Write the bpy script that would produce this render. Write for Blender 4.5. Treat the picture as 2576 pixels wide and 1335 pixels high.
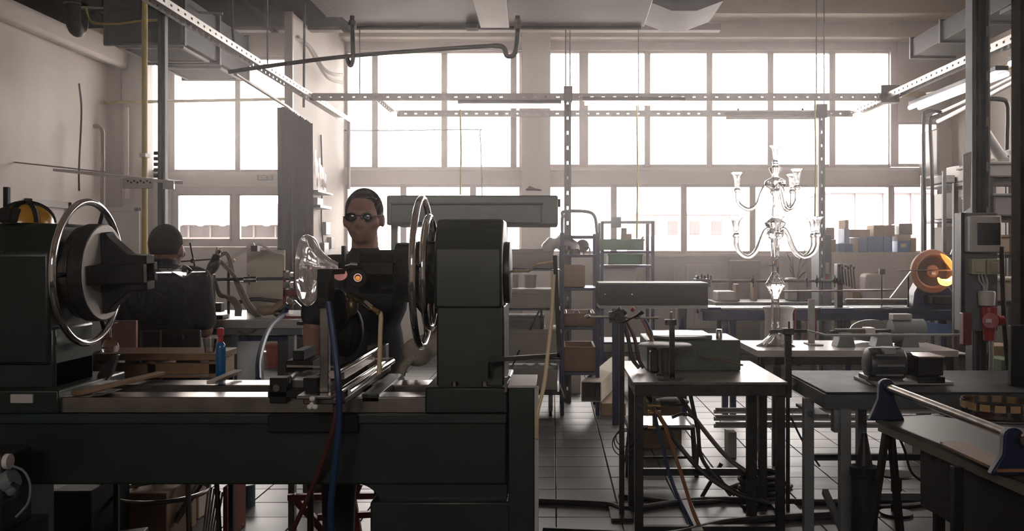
import bpy, bmesh, math, random
from mathutils import Vector, Matrix
random.seed(7)
for o in list(bpy.data.objects): bpy.data.objects.remove(o)
SC = bpy.context.scene
COL = SC.collection
PI = math.pi

# ---------------------------------------------------------------- camera
# focal length 2400 px in the 2576 px frame; the room's depth axis is +Y, eye height 1.5 m
F, CX, CY, EYE = 2400.0, 1390.0, 627.0, 1.5
cam = bpy.data.cameras.new('camera'); cam_ob = bpy.data.objects.new('camera', cam); COL.objects.link(cam_ob)
cam_ob.location = (0, 0, EYE); cam_ob.rotation_euler = (PI/2, 0, 0)
cam.sensor_width = 36; cam.lens = F/2576*36
cam.shift_x = (1288-CX)/2576; cam.shift_y = -(667.5-CY)/2576
cam.clip_end = 200
SC.camera = cam_ob

# ---------------------------------------------------------------- world, exposure
SC.view_settings.view_transform = 'Standard'; SC.view_settings.look = 'None'
SC.view_settings.gamma = 1; SC.view_settings.use_curve_mapping = False
SC.view_settings.exposure = 0.0
w = bpy.data.worlds.new('overcast_sky'); SC.world = w; w.use_nodes = True
bg = w.node_tree.nodes['Background']; bg.inputs[0].default_value = (1.0, 0.918, 0.865, 1); bg.inputs[1].default_value = 17.0
SC.cycles.use_adaptive_sampling = True; SC.cycles.adaptive_threshold = .05; SC.cycles.adaptive_min_samples = 24
SC.cycles.max_bounces = 10; SC.cycles.diffuse_bounces = 3; SC.cycles.glossy_bounces = 3
SC.cycles.transmission_bounces = 10; SC.cycles.transparent_max_bounces = 16; SC.cycles.volume_bounces = 0
SC.cycles.caustics_reflective = False; SC.cycles.caustics_refractive = False
SC.cycles.use_denoising = True; SC.cycles.sample_clamp_indirect = 6.0
try: SC.cycles.denoiser = 'OPENIMAGEDENOISE'
except Exception: pass

# ---------------------------------------------------------------- pixel <-> world
def X(px, d): return (px-CX)*d/F
def Z(py, d): return EYE-(py-CY)*d/F
def W(px, py, d): return Vector((X(px, d), d, Z(py, d)))

# portals: they only steer sampling towards the window openings
def portal(x0, x1, y0, y1, d=14.2):
    l = bpy.data.lights.new('window_portal', 'AREA'); l.shape = 'RECTANGLE'; l.size = X(x1, d)-X(x0, d); l.size_y = Z(y0, d)-Z(y1, d)
    l.cycles.is_portal = True
    o = bpy.data.objects.new('window_portal', l); COL.objects.link(o)
    o.location = ((X(x0, d)+X(x1, d))/2, d, (Z(y0, d)+Z(y1, d))/2); o.rotation_euler = (-PI/2, 0, 0)
for a in ((368, 760, 138, 434), (868, 1312, 126, 426), (1380, 2242, 126, 420), (2255, 2364, 304, 418), (868, 2372, 460, 640), (438, 715, 484, 607)): portal(*a)

l = bpy.data.lights.new('window_portal', 'AREA'); l.shape = 'RECTANGLE'; l.size = 2.4; l.size_y = 1.05; l.cycles.is_portal = True
o = bpy.data.objects.new('window_portal', l); COL.objects.link(o); o.location = (-.7, -3.65, 3.475); o.rotation_euler = (PI/2, 0, 0)
l = bpy.data.lights.new('window_portal', 'AREA'); l.shape = 'RECTANGLE'; l.size = 1.5; l.size_y = 3.6; l.cycles.is_portal = True
o = bpy.data.objects.new('window_portal', l); COL.objects.link(o); o.location = (6.0, 7.8, 3.15); o.rotation_euler = (0, PI/2, 0)

# ---------------------------------------------------------------- materials
MATS = {}
def mat(name, col, rough=.5, metal=0., noise=0., scale=8., bump=0., spec=.5, col2=None, dist=.01):
    if name in MATS: return MATS[name]
    m = bpy.data.materials.new(name); m.use_nodes = True; MATS[name] = m
    nt = m.node_tree; b = nt.nodes['Principled BSDF']
    b.inputs['Base Color'].default_value = (*col, 1); b.inputs['Roughness'].default_value = rough
    b.inputs['Metallic'].default_value = metal; b.inputs['Specular IOR Level'].default_value = spec
    if noise or bump:
        tc = nt.nodes.new('ShaderNodeTexCoord'); n = nt.nodes.new('ShaderNodeTexNoise'); n.inputs['Scale'].default_value = scale
        n.inputs['Detail'].default_value = 6; n.inputs['Roughness'].default_value = .62
        nt.links.new(tc.outputs['Object'], n.inputs['Vector'])
        if noise:
            r = nt.nodes.new('ShaderNodeValToRGB'); c2 = col2 or tuple(c*(1-noise) for c in col)
            r.color_ramp.elements[0].position = .34; r.color_ramp.elements[1].position = .66
            r.color_ramp.elements[0].color = (*c2, 1); r.color_ramp.elements[1].color = (*col, 1)
            nt.links.new(n.outputs['Fac'], r.inputs['Fac']); nt.links.new(r.outputs['Color'], b.inputs['Base Color'])
            mr = nt.nodes.new('ShaderNodeMapRange'); mr.inputs['To Min'].default_value = max(.03, rough*.75); mr.inputs['To Max'].default_value = min(1, rough*1.25)
            nt.links.new(n.outputs['Fac'], mr.inputs['Value']); nt.links.new(mr.outputs['Result'], b.inputs['Roughness'])
        if bump:
            bp = nt.nodes.new('ShaderNodeBump'); bp.inputs['Strength'].default_value = bump; bp.inputs['Distance'].default_value = dist
            nt.links.new(n.outputs['Fac'], bp.inputs['Height']); nt.links.new(bp.outputs['Normal'], b.inputs['Normal'])
    return m
def glow(name, col, s):
    m = bpy.data.materials.new(name); m.use_nodes = True; b = m.node_tree.nodes['Principled BSDF']
    b.inputs['Base Color'].default_value = (*col, 1); b.inputs['Emission Color'].default_value = (*col, 1); b.inputs['Emission Strength'].default_value = s
    return m
def clear(name, tint=(1, 1, 1), gl=.12, rough=.02, ior=1.45):
    # thin clear sheet: transparent with a fresnel reflection
    m = bpy.data.materials.new(name); m.use_nodes = True; nt = m.node_tree; nt.nodes.clear()
    o = nt.nodes.new('ShaderNodeOutputMaterial'); t = nt.nodes.new('ShaderNodeBsdfTransparent'); g = nt.nodes.new('ShaderNodeBsdfGlossy')
    t.inputs[0].default_value = (*tint, 1); g.inputs['Roughness'].default_value = rough
    f = nt.nodes.new('ShaderNodeFresnel'); f.inputs[0].default_value = ior; mx = nt.nodes.new('ShaderNodeMixShader')
    nt.links.new(f.outputs[0], mx.inputs[0]); nt.links.new(t.outputs[0], mx.inputs[1]); nt.links.new(g.outputs[0], mx.inputs[2]); nt.links.new(mx.outputs[0], o.inputs[0])
    return m
def glassm(name, tint=(1, 1, 1), rough=0., ior=1.42):
    m = bpy.data.materials.new(name); m.use_nodes = True; b = m.node_tree.nodes['Principled BSDF']
    b.inputs['Base Color'].default_value = (*tint, 1); b.inputs['Roughness'].default_value = rough; b.inputs['IOR'].default_value = ior
    b.inputs['Transmission Weight'].default_value = 1
    return m
PLASTER = mat('plaster', (.74, .675, .625), .85, noise=.14, scale=1.3, bump=.15)
PLASTER2 = mat('plaster_light', (.74, .69, .65), .8, noise=.08, scale=2.)
CREAM = mat('cream_concrete', (.62, .56, .48), .8, noise=.12, scale=2.)
FRAME = mat('window_frame_paint', (.50, .43, .40), .5, noise=.1, scale=6)
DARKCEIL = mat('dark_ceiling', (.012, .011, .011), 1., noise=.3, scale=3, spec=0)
TILE = mat('floor_tile', (.115, .108, .104), .40, noise=.3, scale=2.2, bump=.03, spec=.22)
GROUT = mat('grout', (.05, .045, .042), .9)
GREEN = mat('lathe_green', (.0095, .0185, .0135), .38, noise=.3, scale=5, bump=.02)
GREENL = mat('lathe_green_pale', (.018, .033, .026), .35, noise=.35, scale=9)  # paler copy of the lathe green
DSTEEL = mat('dark_steel', (.035, .034, .033), .42, .5, noise=.4, scale=10)
BLACK = mat('black_paint', (.008, .008, .008), .6, noise=.3, scale=9, spec=.25)
STEEL = mat('ground_steel', (.42, .38, .34), .24, 1., noise=.25, scale=14)
STEELD = mat('worn_steel', (.20, .18, .16), .35, 1., noise=.4, scale=12)
CHROME = mat('chrome', (.78, .75, .72), .07, 1.)
ZINC = mat('zinc_channel', (.50, .48, .46), .38, .75, noise=.2, scale=18)
GALV = mat('galvanised_duct', (.085, .088, .092), .6, .15, noise=.25, scale=6, spec=.25)
HOODM = mat('hood_sheet', (.60, .58, .57), .42, .4, noise=.12, scale=3)
HOODP = mat('hood_panel', (.78, .75, .72), .38, .55, noise=.1, scale=6)
STRUT = mat('grey_strut', (.115, .125, .13), .55, .3, noise=.25, scale=9)
GREYP = mat('grey_paint', (.20, .215, .22), .45, .1, noise=.2, scale=8)
GREYL = mat('light_grey', (.42, .40, .37), .6, noise=.12, scale=6)
WHITE = mat('white_plastic', (.66, .62, .58), .5, noise=.06, scale=6)
WOOD = mat('brown_wood', (.28, .15, .07), .6, noise=.45, scale=5)
PLY = mat('worn_tabletop', (.17, .145, .115), .36, noise=.45, scale=4, bump=.03)
CARD = mat('cardboard', (.36, .24, .145), .8, noise=.15, scale=5)
CARDP = mat('pale_cardboard', (.50, .43, .36), .8, noise=.15, scale=5)
BLUE = mat('blue_paint', (.011, .022, .085), .42, noise=.25, scale=8)
BLUEL = mat('light_blue', (.09, .22, .50), .5, noise=.15, scale=8)
BLUEH = mat('blue_hose', (.016, .036, .10), .5)
REDH = mat('red_hose', (.07, .017, .013), .5)
ORH = mat('orange_hose', (.30, .11, .045), .5)
RUBBER = mat('black_rubber', (.016, .015, .014), .55)
TUBEC = mat('cream_rubber_tube', (.62, .49, .30), .5)
YELLOW = mat('yellow_pipe', (.42, .31, .06), .5, noise=.2, scale=9)
BRASS = mat('brass', (.55, .38, .14), .3, 1.)
RED = mat('red_plastic', (.40, .025, .025), .4)
REDD = mat('dark_red_paint', (.20, .028, .022), .5, noise=.2, scale=9)
GREENC = mat('green_crate', (.012, .12, .055), .45)
SKIN = mat('skin', (.30, .15, .105), .55, noise=.12, scale=20)
SHIRT = mat('navy_cotton', (.013, .014, .020), .9, noise=.25, scale=30)
TROUS = mat('black_trousers', (.012, .012, .014), .9)
HAIR = mat('short_dark_hair', (.030, .021, .017), 1., noise=.4, scale=60, spec=.05)
GLOVE = mat('grey_glove', (.42, .37, .29), .95, noise=.25, scale=40, bump=.3, dist=.004)
PINK = mat('pink_sheet', (.56, .30, .29), .6, noise=.1, scale=6)
CURT = mat('grey_curtain', (.025, .027, .031), .9, noise=.2, scale=8, spec=.05)
COPPER = mat('hot_copper', (.42, .20, .13), .5, .2, noise=.25, scale=12)
PANE = clear('window_glass')
FILM = clear('clear_film', (.86, .84, .83), rough=.15)
def crystal(name, k=.5, ior=1.3, haze_=.0):
    # clear worked glass: refraction softened by straight-through light
    m = bpy.data.materials.new(name); m.use_nodes = True; nt = m.node_tree; nt.nodes.clear()
    o = nt.nodes.new('ShaderNodeOutputMaterial'); t = nt.nodes.new('ShaderNodeBsdfTransparent'); g = nt.nodes.new('ShaderNodeBsdfGlass'); mx = nt.nodes.new('ShaderNodeMixShader')
    t.inputs[0].default_value = (.985, .975, .97, 1); g.inputs['IOR'].default_value = ior; g.inputs['Roughness'].default_value = 0; mx.inputs[0].default_value = k
    nt.links.new(t.outputs[0], mx.inputs[1]); nt.links.new(g.outputs[0], mx.inputs[2]); e = mx
    if haze_:
        tr = nt.nodes.new('ShaderNodeBsdfTranslucent'); tr.inputs[0].default_value = (.9, .8, .77, 1); m2 = nt.nodes.new('ShaderNodeMixShader'); m2.inputs[0].default_value = haze_
        nt.links.new(mx.outputs[0], m2.inputs[1]); nt.links.new(tr.outputs[0], m2.inputs[2]); e = m2
    nt.links.new(e.outputs[0], o.inputs[0]); return m
GLASS = crystal('clear_glass', .55, 1.32)
GLASSB = crystal('worked_glass', .55, 1.4, .20)
CRYST = crystal('candelabra_glass', .93, 1.5)
GLASSF = mat('seeded_glass', (.80, .77, .74), .3, noise=.2, scale=60)
TUBEL = glow('lit_tube', (1.0, .95, .98), 6.0)
FLAME = glow('flame_orange', (1.0, .30, .05), 1.5)
FLAMEY = glow('flame_yellow', (1.0, .52, .16), 2.4)
FLAMEW = glow('flame_core', (1.0, .72, .40), 3.0)
FLAMEB = glow('flame_violet', (.55, .30, .80), .8)

# ---------------------------------------------------------------- mesh building
class MB:
    def __init__(s): s.v = []; s.f = []
    def add(s, vs, fs):
        k = len(s.v); s.v += [Vector(v) for v in vs]; s.f += [tuple(i+k for i in f) for f in fs]; return s
    def box(s, x0, x1, y0, y1, z0, z1):
        x0, x1 = min(x0, x1), max(x0, x1); y0, y1 = min(y0, y1), max(y0, y1); z0, z1 = min(z0, z1), max(z0, z1)
        return s.add([(x0, y0, z0), (x1, y0, z0), (x1, y1, z0), (x0, y1, z0), (x0, y0, z1), (x1, y0, z1), (x1, y1, z1), (x0, y1, z1)],
                     [(3, 2, 1, 0), (4, 5, 6, 7), (0, 1, 5, 4), (1, 2, 6, 5), (2, 3, 7, 6), (3, 0, 4, 7)])
    def obox(s, p0, p1, w, h, up=(0, 0, 1)):       # bar with a rectangular section from p0 to p1
        p0, p1 = Vector(p0), Vector(p1); t = (p1-p0).normalized(); u = Vector(up)
        a = t.cross(u)
        if a.length < 1e-4: a = t.cross(Vector((0, 1, 0)))
        a.normalize(); b = a.cross(t).normalized(); a = a*w/2; b = b*h/2
        return s.add([p0-a-b, p0+a-b, p0+a+b, p0-a+b, p1-a-b, p1+a-b, p1+a+b, p1-a+b],
                     [(0, 1, 2, 3), (7, 6, 5, 4), (4, 5, 1, 0), (5, 6, 2, 1), (6, 7, 3, 2), (7, 4, 0, 3)])
    def tube(s, pts, r, n=10, closed=False, cap=True):
        pts = [Vector(p) for p in pts]; m = len(pts)
        rs = r if isinstance(r, (list, tuple)) else [r]*m
        k0 = len(s.v); prev = None
        for i, p in enumerate(pts):
            if closed: t = pts[(i+1) % m]-pts[i-1]
            else: t = pts[min(i+1, m-1)]-pts[max(i-1, 0)]
            t.normalize()
            if prev is None:
                a = t.cross(Vector((0, 0, 1)))
                if a.length < .05: a = t.cross(Vector((1, 0, 0)))
            else: a = prev-t*prev.dot(t)
            a.normalize(); prev = a; b = t.cross(a)
            for j in range(n):
                q = 2*PI*(j+.5)/n; s.v.append(p+(a*math.cos(q)+b*math.sin(q))*rs[i])
        for i in range(m if closed else m-1):
            for j in range(n):
                a0 = k0+i*n+j; a1 = k0+i*n+(j+1) % n; i2 = (i+1) % m; b0 = k0+i2*n+j; b1 = k0+i2*n+(j+1) % n
                s.f.append((a0, a1, b1, b0))
        if cap and not closed:
            s.f.append(tuple(k0+j for j in range(n))[::-1]); s.f.append(tuple(k0+(m-1)*n+j for j in range(n)))
        return s
    def lathe(s, prof, o=(0, 0, 0), ax='z', n=32, wob=None, arc=None):   # prof: (radius, along); ends at radius 0 close by themselves
        o = Vector(o); k0 = len(s.v); m = len(prof)
        for i, (r, t) in enumerate(prof):
            for j in range(n):
                q = 2*PI*j/n; rr = r*(1+(wob(q, i) if wob else 0)); c, d = rr*math.cos(q), rr*math.sin(q)
                s.v.append(o+Vector({'z': (c, d, t), 'x': (t, c, d), 'y': (c, t, d)}[ax]))
        for i in range(m-1):
            for j in range(n):
                a, b = k0+i*n+j, k0+i*n+(j+1) % n; c, d = a+n, b+n
                s.f.append((a, b, d, c) if ax != 'y' else (a, c, d, b))
        if prof[0][0] > 1e-6: s.f.append(tuple(k0+j for j in range(n))[::-1])
        if prof[-1][0] > 1e-6: s.f.append(tuple(k0+(m-1)*n+j for j in range(n)))
        return s
    def cyl(s, p0, p1, r, n=20, r1=None):
        return s.tube([p0, p1], [r, r if r1 is None else r1], n)
    def ring(s, c, R, r, ax='x', n=48, m=10):
        c = Vector(c); pts = []
        for i in range(n):
            q = 2*PI*i/n; a, b = R*math.cos(q), R*math.sin(q)
            pts.append(c+Vector({'x': (0, a, b), 'y': (a, 0, b), 'z': (a, b, 0)}[ax]))
        return s.tube(pts, r, m, closed=True)
    def ell(s, c, rx, ry, rz, n=16, m=10, rot=None):
        c = Vector(c); k0 = len(s.v)
        for i in range(m+1):
            t = PI*i/m
            for j in range(n):
                q = 2*PI*j/n; v = Vector((rx*math.sin(t)*math.cos(q), ry*math.sin(t)*math.sin(q), rz*math.cos(t)))
                if rot is not None: v = rot @ v
                s.v.append(c+v)
        for i in range(m):
            for j in range(n):
                a, b = k0+i*n+j, k0+i*n+(j+1) % n; s.f.append((a, a+n, b+n, b))
        return s
    def cap(s, p0, p1, r0, r1, n=14):              # tapered capsule
        p0, p1 = Vector(p0), Vector(p1); t = (p1-p0).normalized(); pts = []; rs = []
        for k in range(5):
            q = PI/2*k/5; pts.append(p0-t*r0*math.cos(q)); rs.append(max(r0*math.sin(q), 1e-4))
        for k in range(7): u = k/6; pts.append(p0.lerp(p1, u)); rs.append(r0+(r1-r0)*u)
        for k in range(1, 6):
            q = PI/2*k/5; pts.append(p1+t*r1*math.sin(q)); rs.append(max(r1*math.cos(q), 1e-4))
        return s.tube(pts, rs, n)
    def prism(s, poly, ax, t0, t1):                # poly in the two other axes, extruded along ax
        n = len(poly)
        def P(a, b, t): return {'x': (t, a, b), 'y': (a, t, b), 'z': (a, b, t)}[ax]
        vs = [P(a, b, t0) for a, b in poly]+[P(a, b, t1) for a, b in poly]
        fs = [tuple(range(n)), tuple(range(n, 2*n))[::-1]]+[(i, i+n, (i+1) % n+n, (i+1) % n) for i in range(n)]
        return s.add(vs, fs)
    def to(s, name, m, parent=None, bev=0., smooth=True, local=False, fix=True):
        me = bpy.data.meshes.new(name); off = Vector((0, 0, 0)); loc = None
        if parent is None and not local:
            xs = [v.x for v in s.v]; ys = [v.y for v in s.v]; zs = [v.z for v in s.v]
            off = loc = Vector(((min(xs)+max(xs))/2, (min(ys)+max(ys))/2, min(zs)))
        elif parent is not None and not local:
            r = parent; off = Vector((0, 0, 0))
            while r is not None: off = off+r.location; r = r.parent
        me.from_pydata([v-off for v in s.v], [], s.f)
        if fix:
            bm = bmesh.new(); bm.from_mesh(me); bmesh.ops.remove_doubles(bm, verts=bm.verts, dist=1e-6)
            bmesh.ops.recalc_face_normals(bm, faces=bm.faces); bm.to_mesh(me); bm.free()
        me.materials.append(m)
        if smooth:
            for p in me.polygons: p.use_smooth = True
            try: me.set_sharp_from_angle(angle=math.radians(38))
            except Exception: pass
        o = bpy.data.objects.new(name, me); COL.objects.link(o)
        if parent is not None: o.parent = parent
        if loc is not None: o.location = loc
        if bev:
            b = o.modifiers.new('bevel', 'BEVEL'); b.width = bev; b.segments = 2; b.limit_method = 'ANGLE'; b.angle_limit = math.radians(40)
        return o
def tag(o, label=None, cat=None, group=None, kind=None):
    if label: o['label'] = label
    if cat: o['category'] = cat
    if group: o['group'] = group
    if kind: o['kind'] = kind
    return o
def T(name, label, cat, loc, group=None):
    o = bpy.data.objects.new(name, None); COL.objects.link(o); o.location = loc; o.empty_display_size = .1
    return tag(o, label, cat, group)
def box(name, m, par, x0, x1, y0, y1, z0, z1, bev=0.): return MB().box(x0, x1, y0, y1, z0, z1).to(name, m, par, bev)
def pbox(name, m, par, x0, y0, x1, y1, d0, d1, bev=0.):    # front face measured in the photograph at distance d0, back at d1
    return MB().box(X(x0, d0), X(x1, d0), d0, d1, Z(y0, d0), Z(y1, d0)).to(name, m, par, bev)
def tube(name, m, par, pts, r, n=10, closed=False): return MB().tube(pts, r, n, closed).to(name, m, par)
def bar(name, m, par, p0, p1, w, h=None, bev=0.): return MB().obox(p0, p1, w, h or w).to(name, m, par, bev)
def cyl(name, m, par, p0, p1, r, n=20, r1=None): return MB().cyl(p0, p1, r, n, r1).to(name, m, par)
def lat(name, m, par, prof, o, ax='z', n=32, wob=None): return MB().lathe(prof, o, ax, n, wob).to(name, m, par)
def cr(pts, k=8):                                       # smooth curve through points
    p = [Vector(q) for q in pts]; p = [p[0]*2-p[1]]+p+[p[-1]*2-p[-2]]; out = []
    for i in range(1, len(p)-2):
        for j in range(k):
            t = j/k; a, b, c, d = p[i-1:i+3]
            out.append(.5*((2*b)+(c-a)*t+(2*a-5*b+4*c-d)*t*t+(3*b-a-3*c+d)*t**3))
    return out+[p[-2]]
def wp(pts, d=None): return [W(p[0], p[1], p[2] if len(p) > 2 else d) for p in pts]
def hose(name, m, par, pts, r, d=None, k=8): return MB().tube(cr(wp(pts, d), k), r, 8).to(name, m, par)
def clone(o, loc=None, parent=None, label=None):
    c = o.copy(); COL.objects.link(c); c.parent = parent
    if loc is not None: c.location = loc
    if label: c['label'] = label
    for ch in [q for q in bpy.data.objects if q.parent == o]: clone(ch, None, c)
    return c
def remeshed(mb, name, m, parent, vox, smooth=4, off=None):   # unite overlapping volumes into one continuous skin
    o = mb.to(name, m, parent, fix=False) if parent is not None else mb.to(name, m)
    r = o.modifiers.new('r', 'REMESH'); r.mode = 'VOXEL'; r.voxel_size = vox; r.use_smooth_shade = True
    s = o.modifiers.new('s', 'SMOOTH'); s.factor = .5; s.iterations = smooth
    dg = bpy.context.evaluated_depsgraph_get(); me = bpy.data.meshes.new_from_object(o.evaluated_get(dg))
    o.modifiers.clear(); o.data = me; me.name = name
    if not me.materials: me.materials.append(m)
    for p in me.polygons: p.use_smooth = True
    return o
# ================================================================ THE SETTING
XL, XR, YB, YF, ZC = -6.2, 5.85, 14.0, -3.5, 5.0
def S(o): return tag(o, kind='structure')
def V3(*a): return Vector(a)
D = YB
# ---- floor: slab of grout, nearest tiles one by one, the rest joined
floor = S(box('floor', GROUT, None, XL-.3, XR+.3, YF-.3, YB+.3, -.12, -.012))
tw, td = .361, .312
tm = None
def tile_mb(): return MB().box(-tw/2+.004, tw/2-.004, -td/2+.004, td/2-.004, -.012, 0)
rest = MB(); x_first, y_first = .021, 5.35
n_t = 0
for i in range(-18, 17):
    for j in range(-28, 28):
        cx, cy = x_first+tw*(i+.5), y_first+td*(j+.5)
        if cx-tw/2 < XL or cx+tw/2 > XR or cy+td/2 > YB or cy-td/2 < YF: continue
        near = -6 <= i <= 10 and -2 <= j <= 14
        if near and not (cy < 6.1 and cx < -.5 and (cx < -1.9 or cy < 4.9)):
            if tm is None:
                t = tile_mb().to('tile', TILE, None, .0025, local=True); tm = t
            else:
                t = tm.copy(); COL.objects.link(t)
            t.parent = floor; t.location = Vector((cx, cy, random.uniform(-.0012, .0005)))-floor.location; n_t += 1
        else:
            rest.box(cx-tw/2+.004, cx+tw/2-.004, cy-td/2+.004, cy+td/2-.004, -.012, 0)
tag(rest.to('tiling', TILE, floor), kind='stuff')
# ---- walls
S(box('wall_left', PLASTER, None, XL-.2, XL, YF, YB+.25, 0, ZC))
RW = (6.0, 9.6, 2.4, 3.9)         # windows in the right wall, beyond the edge of the view
S(MB().box(XR, XR+.2, YF, RW[0], 0, ZC).box(XR, XR+.2, RW[1], YB+.25, 0, ZC).box(XR, XR+.2, RW[0], RW[1], 0, RW[2]).box(XR, XR+.2, RW[0], RW[1], RW[3], ZC).to('wall_right', PLASTER))
wr_ = S(MB().box(XR+.05, XR+.12, RW[0], RW[1], RW[2], RW[2]+.05).box(XR+.05, XR+.12, RW[0], RW[1], RW[3]-.05, RW[3]).box(XR+.05, XR+.12, RW[0], RW[0]+.05, RW[2], RW[3]).box(XR+.05, XR+.12, RW[1]-.05, RW[1], RW[2], RW[3]).to('window_8', FRAME))
for k in range(4):
    a, b = RW[0]+.9*k, RW[0]+.9*(k+1)
    box('pane', PANE, wr_, XR+.08, XR+.086, a+.01, b-.01, RW[2]+.01, RW[3]-.01)
    if k: box('mullion', FRAME, wr_, XR+.04, XR+.12, a-.03, a+.03, RW[2], RW[3])
FW = (-1.9, .5, 2.95, 4.0)      # high window in the wall behind us
S(MB().box(XL, FW[0], YF-.2, YF, 0, ZC).box(FW[1], XR, YF-.2, YF, 0, ZC).box(FW[0], FW[1], YF-.2, YF, 0, FW[2]).box(FW[0], FW[1], YF-.2, YF, FW[3], ZC).to('wall_front', PLASTER))
wf = S(MB().box(FW[0], FW[1], YF-.12, YF-.05, FW[2], FW[2]+.05).box(FW[0], FW[1], YF-.12, YF-.05, FW[3]-.05, FW[3]).box(FW[0], FW[0]+.05, YF-.12, YF-.05, FW[2], FW[3]).box(FW[1]-.05, FW[1], YF-.12, YF-.05, FW[2], FW[3]).to('window_9', FRAME))
for k in range(3):
    a, b = FW[0]+(FW[1]-FW[0])*k/3, FW[0]+(FW[1]-FW[0])*(k+1)/3
    box('pane', PANE, wf, a+.01, b-.01, YF-.09, YF-.084, FW[2]+.01, FW[3]-.01)
    if k: box('mullion', FRAME, wf, a-.03, a+.03, YF-.12, YF-.04, FW[2], FW[3])
wb = MB()
def wrect(x0, x1, y0, y1): wb.box(X(x0, D), X(x1, D), D, D+.25, Z(y0, D) if y0 is not None else ZC, max(Z(y1, D), 0))
wrect(327, 2393, None, 122)
wrect(327, 372, 122, 900); wrect(372, 430, 470, 900); wrect(372, 800, 432, 470); wrect(372, 800, 122, 140)
wrect(760, 868, 122, 900); wrect(868, 2393, 421, 464); wrect(868, 2393, 637, 900); wrect(2363, 2393, 122, 640); wrect(2242, 2363, 122, 306)
S(wb.to('wall_back', PLASTER2))
# partition between the bays, seen on its right face
S(box('wall_partition', PLASTER2, None, -3.12, -3.05, 11.2, YB, 0, ZC))
bar_e = S(box('trim_1', FRAME, None, -3.135, -3.04, 11.15, 11.2, 0, ZC, .004))
S(box('ceiling', CREAM, None, XL, XR, YF, YB+.25, ZC, ZC+.2))
S(box('trim_2', CREAM, None, -3.05, XR, 13.62, 14.0, 4.53, ZC, .01))        # lintel beam
S(box('trim_3', CREAM, None, -3.05, XR, 13.1, 13.62, 4.74, ZC, .01))
S(box('trim_4', PLASTER2, None, X(1312, 13.3), X(1385, 13.3), 13.3, 14.0, 0, 4.53, .012))      # white column
S(box('trim_5', PLASTER2, None, XL, -5.86, 13.7, 14.0, 0, 4.35, .02))       # corner pier on the left
S(box('trim_6', PLASTER, None, XL, -6.02, 9.0, 13.55, 4.05, 4.4, .05))      # stained ledge along the left wall
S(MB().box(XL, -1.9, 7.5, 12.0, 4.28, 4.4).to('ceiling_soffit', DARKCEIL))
S(box('trim_7', mat('soffit_beam', (.26, .225, .20), .7, noise=.2), None, -5.6, 2.1, 11.9, 12.05, 4.235, 4.32))
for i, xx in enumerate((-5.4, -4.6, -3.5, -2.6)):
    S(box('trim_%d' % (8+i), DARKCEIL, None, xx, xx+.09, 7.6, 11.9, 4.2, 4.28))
S(box('trim_12', PLASTER2, None, X(868, 13.93), X(2385, 13.93), 13.93, 14.0, Z(430, 14), Z(423, 14), .004))  # ledge under upper windows
S(box('trim_13', PLASTER2, None, X(868, 13.9), X(2385, 13.9), 13.88, 14.0, Z(645, 14), Z(637, 14), .004))   # sill board
# ---- windows: frame, mullions, panes
wn = [0]
def window(x0, x1, y0, y1, mull, th=15, mats=FRAME, rails=()):
    wn[0] += 1; f = MB(); a, b, t, u = X(x0, D), X(x1, D), Z(y0, D), Z(y1, D); e = .035
    f.box(a-.01, a+e, D+.02, D+.12, u, t).box(b-e, b+.01, D+.02, D+.12, u, t).box(a, b, D+.02, D+.12, t-e, t+.01).box(a, b, D+.02, D+.12, u-.01, u+e)
    r = S(f.to('window_%d' % wn[0], mats))
    xs = [a]
    for mx in mull:
        if isinstance(mx, tuple): c, wd = X((mx[0]+mx[1])/2, D), (mx[1]-mx[0])*D/F
        else: c, wd = X(mx, D), th*D/F
        box('mullion', mats, r, c-wd/2, c+wd/2, D-.02, D+.11, u, t, .005); xs.append(c)
    xs.append(b)
    for k in range(len(xs)-1): box('pane', PANE, r, xs[k]+.01, xs[k+1]-.01, D+.06, D+.066, u+.01, t-.01)
    return r
window(372, 760, 143, 432, [(421, 440), 598.5], 13)
window(868, 1312, 127, 425, [943.5, 1118, 1292])
window(1378, 2242, 127, 419, [(1457, 1480), 1628.5, 1784.5, 1938, 2093.5])
window(2256, 2363, 306, 417, [])
window(868, 1312, 464, 637, [1015, 1190])
window(1378, 2365, 464, 637, [1544, 1720, 1893, 2066, 2241.5])
S(box('trim_14', FRAME, None, X(868, 13.96), X(2258, 13.96), 13.95, 14.0, Z(128, 14), Z(108, 14)))    # dark head rail above the upper windows
S(box('trim_15', FRAME, None, X(2240, 13.96), X(2258, 13.96), 13.94, 14.02, Z(420, 14), Z(120, 14)))
# ---- sectional door of the left bay with two lights
d1 = MB(); 
def drect(x0, x1, y0, y1, e=0): d1.box(X(x0, D), X(x1, D), D+.05-e, D+.10, Z(y0, D), max(Z(y1, D), .01))
drect(430, 760, 470, 487); drect(430, 442, 487, 605); drect(580, 597, 487, 605); drect(711, 760, 487, 605)
drect(430, 760, 605, 620); 
door = S(d1.to('door_1', PLASTER2))
for y0, y1 in ((621, 705), (707, 792), (794, 884)): 
    MB().box(X(432, D), X(758, D), D+.04, D+.1, max(Z(y1, D), .01), Z(y0, D)).to('panel', PLASTER2, door, .008)
for x0, x1 in ((442, 580), (597, 711)):
    box('pane', PANE, door, X(x0, D), X(x1, D), D+.07, D+.075, Z(605, D), Z(487, D))
    f = MB(); e = .025; a, b, t, u = X(x0, D), X(x1, D), Z(487, D), Z(605, D)
    f.box(a, a+e, D+.03, D+.1, u, t).box(b-e, b, D+.03, D+.1, u, t).box(a, b, D+.03, D+.1, t-e, t).box(a, b, D+.03, D+.1, u, u+e)
    f.to('window_frame', WHITE, door)
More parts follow.
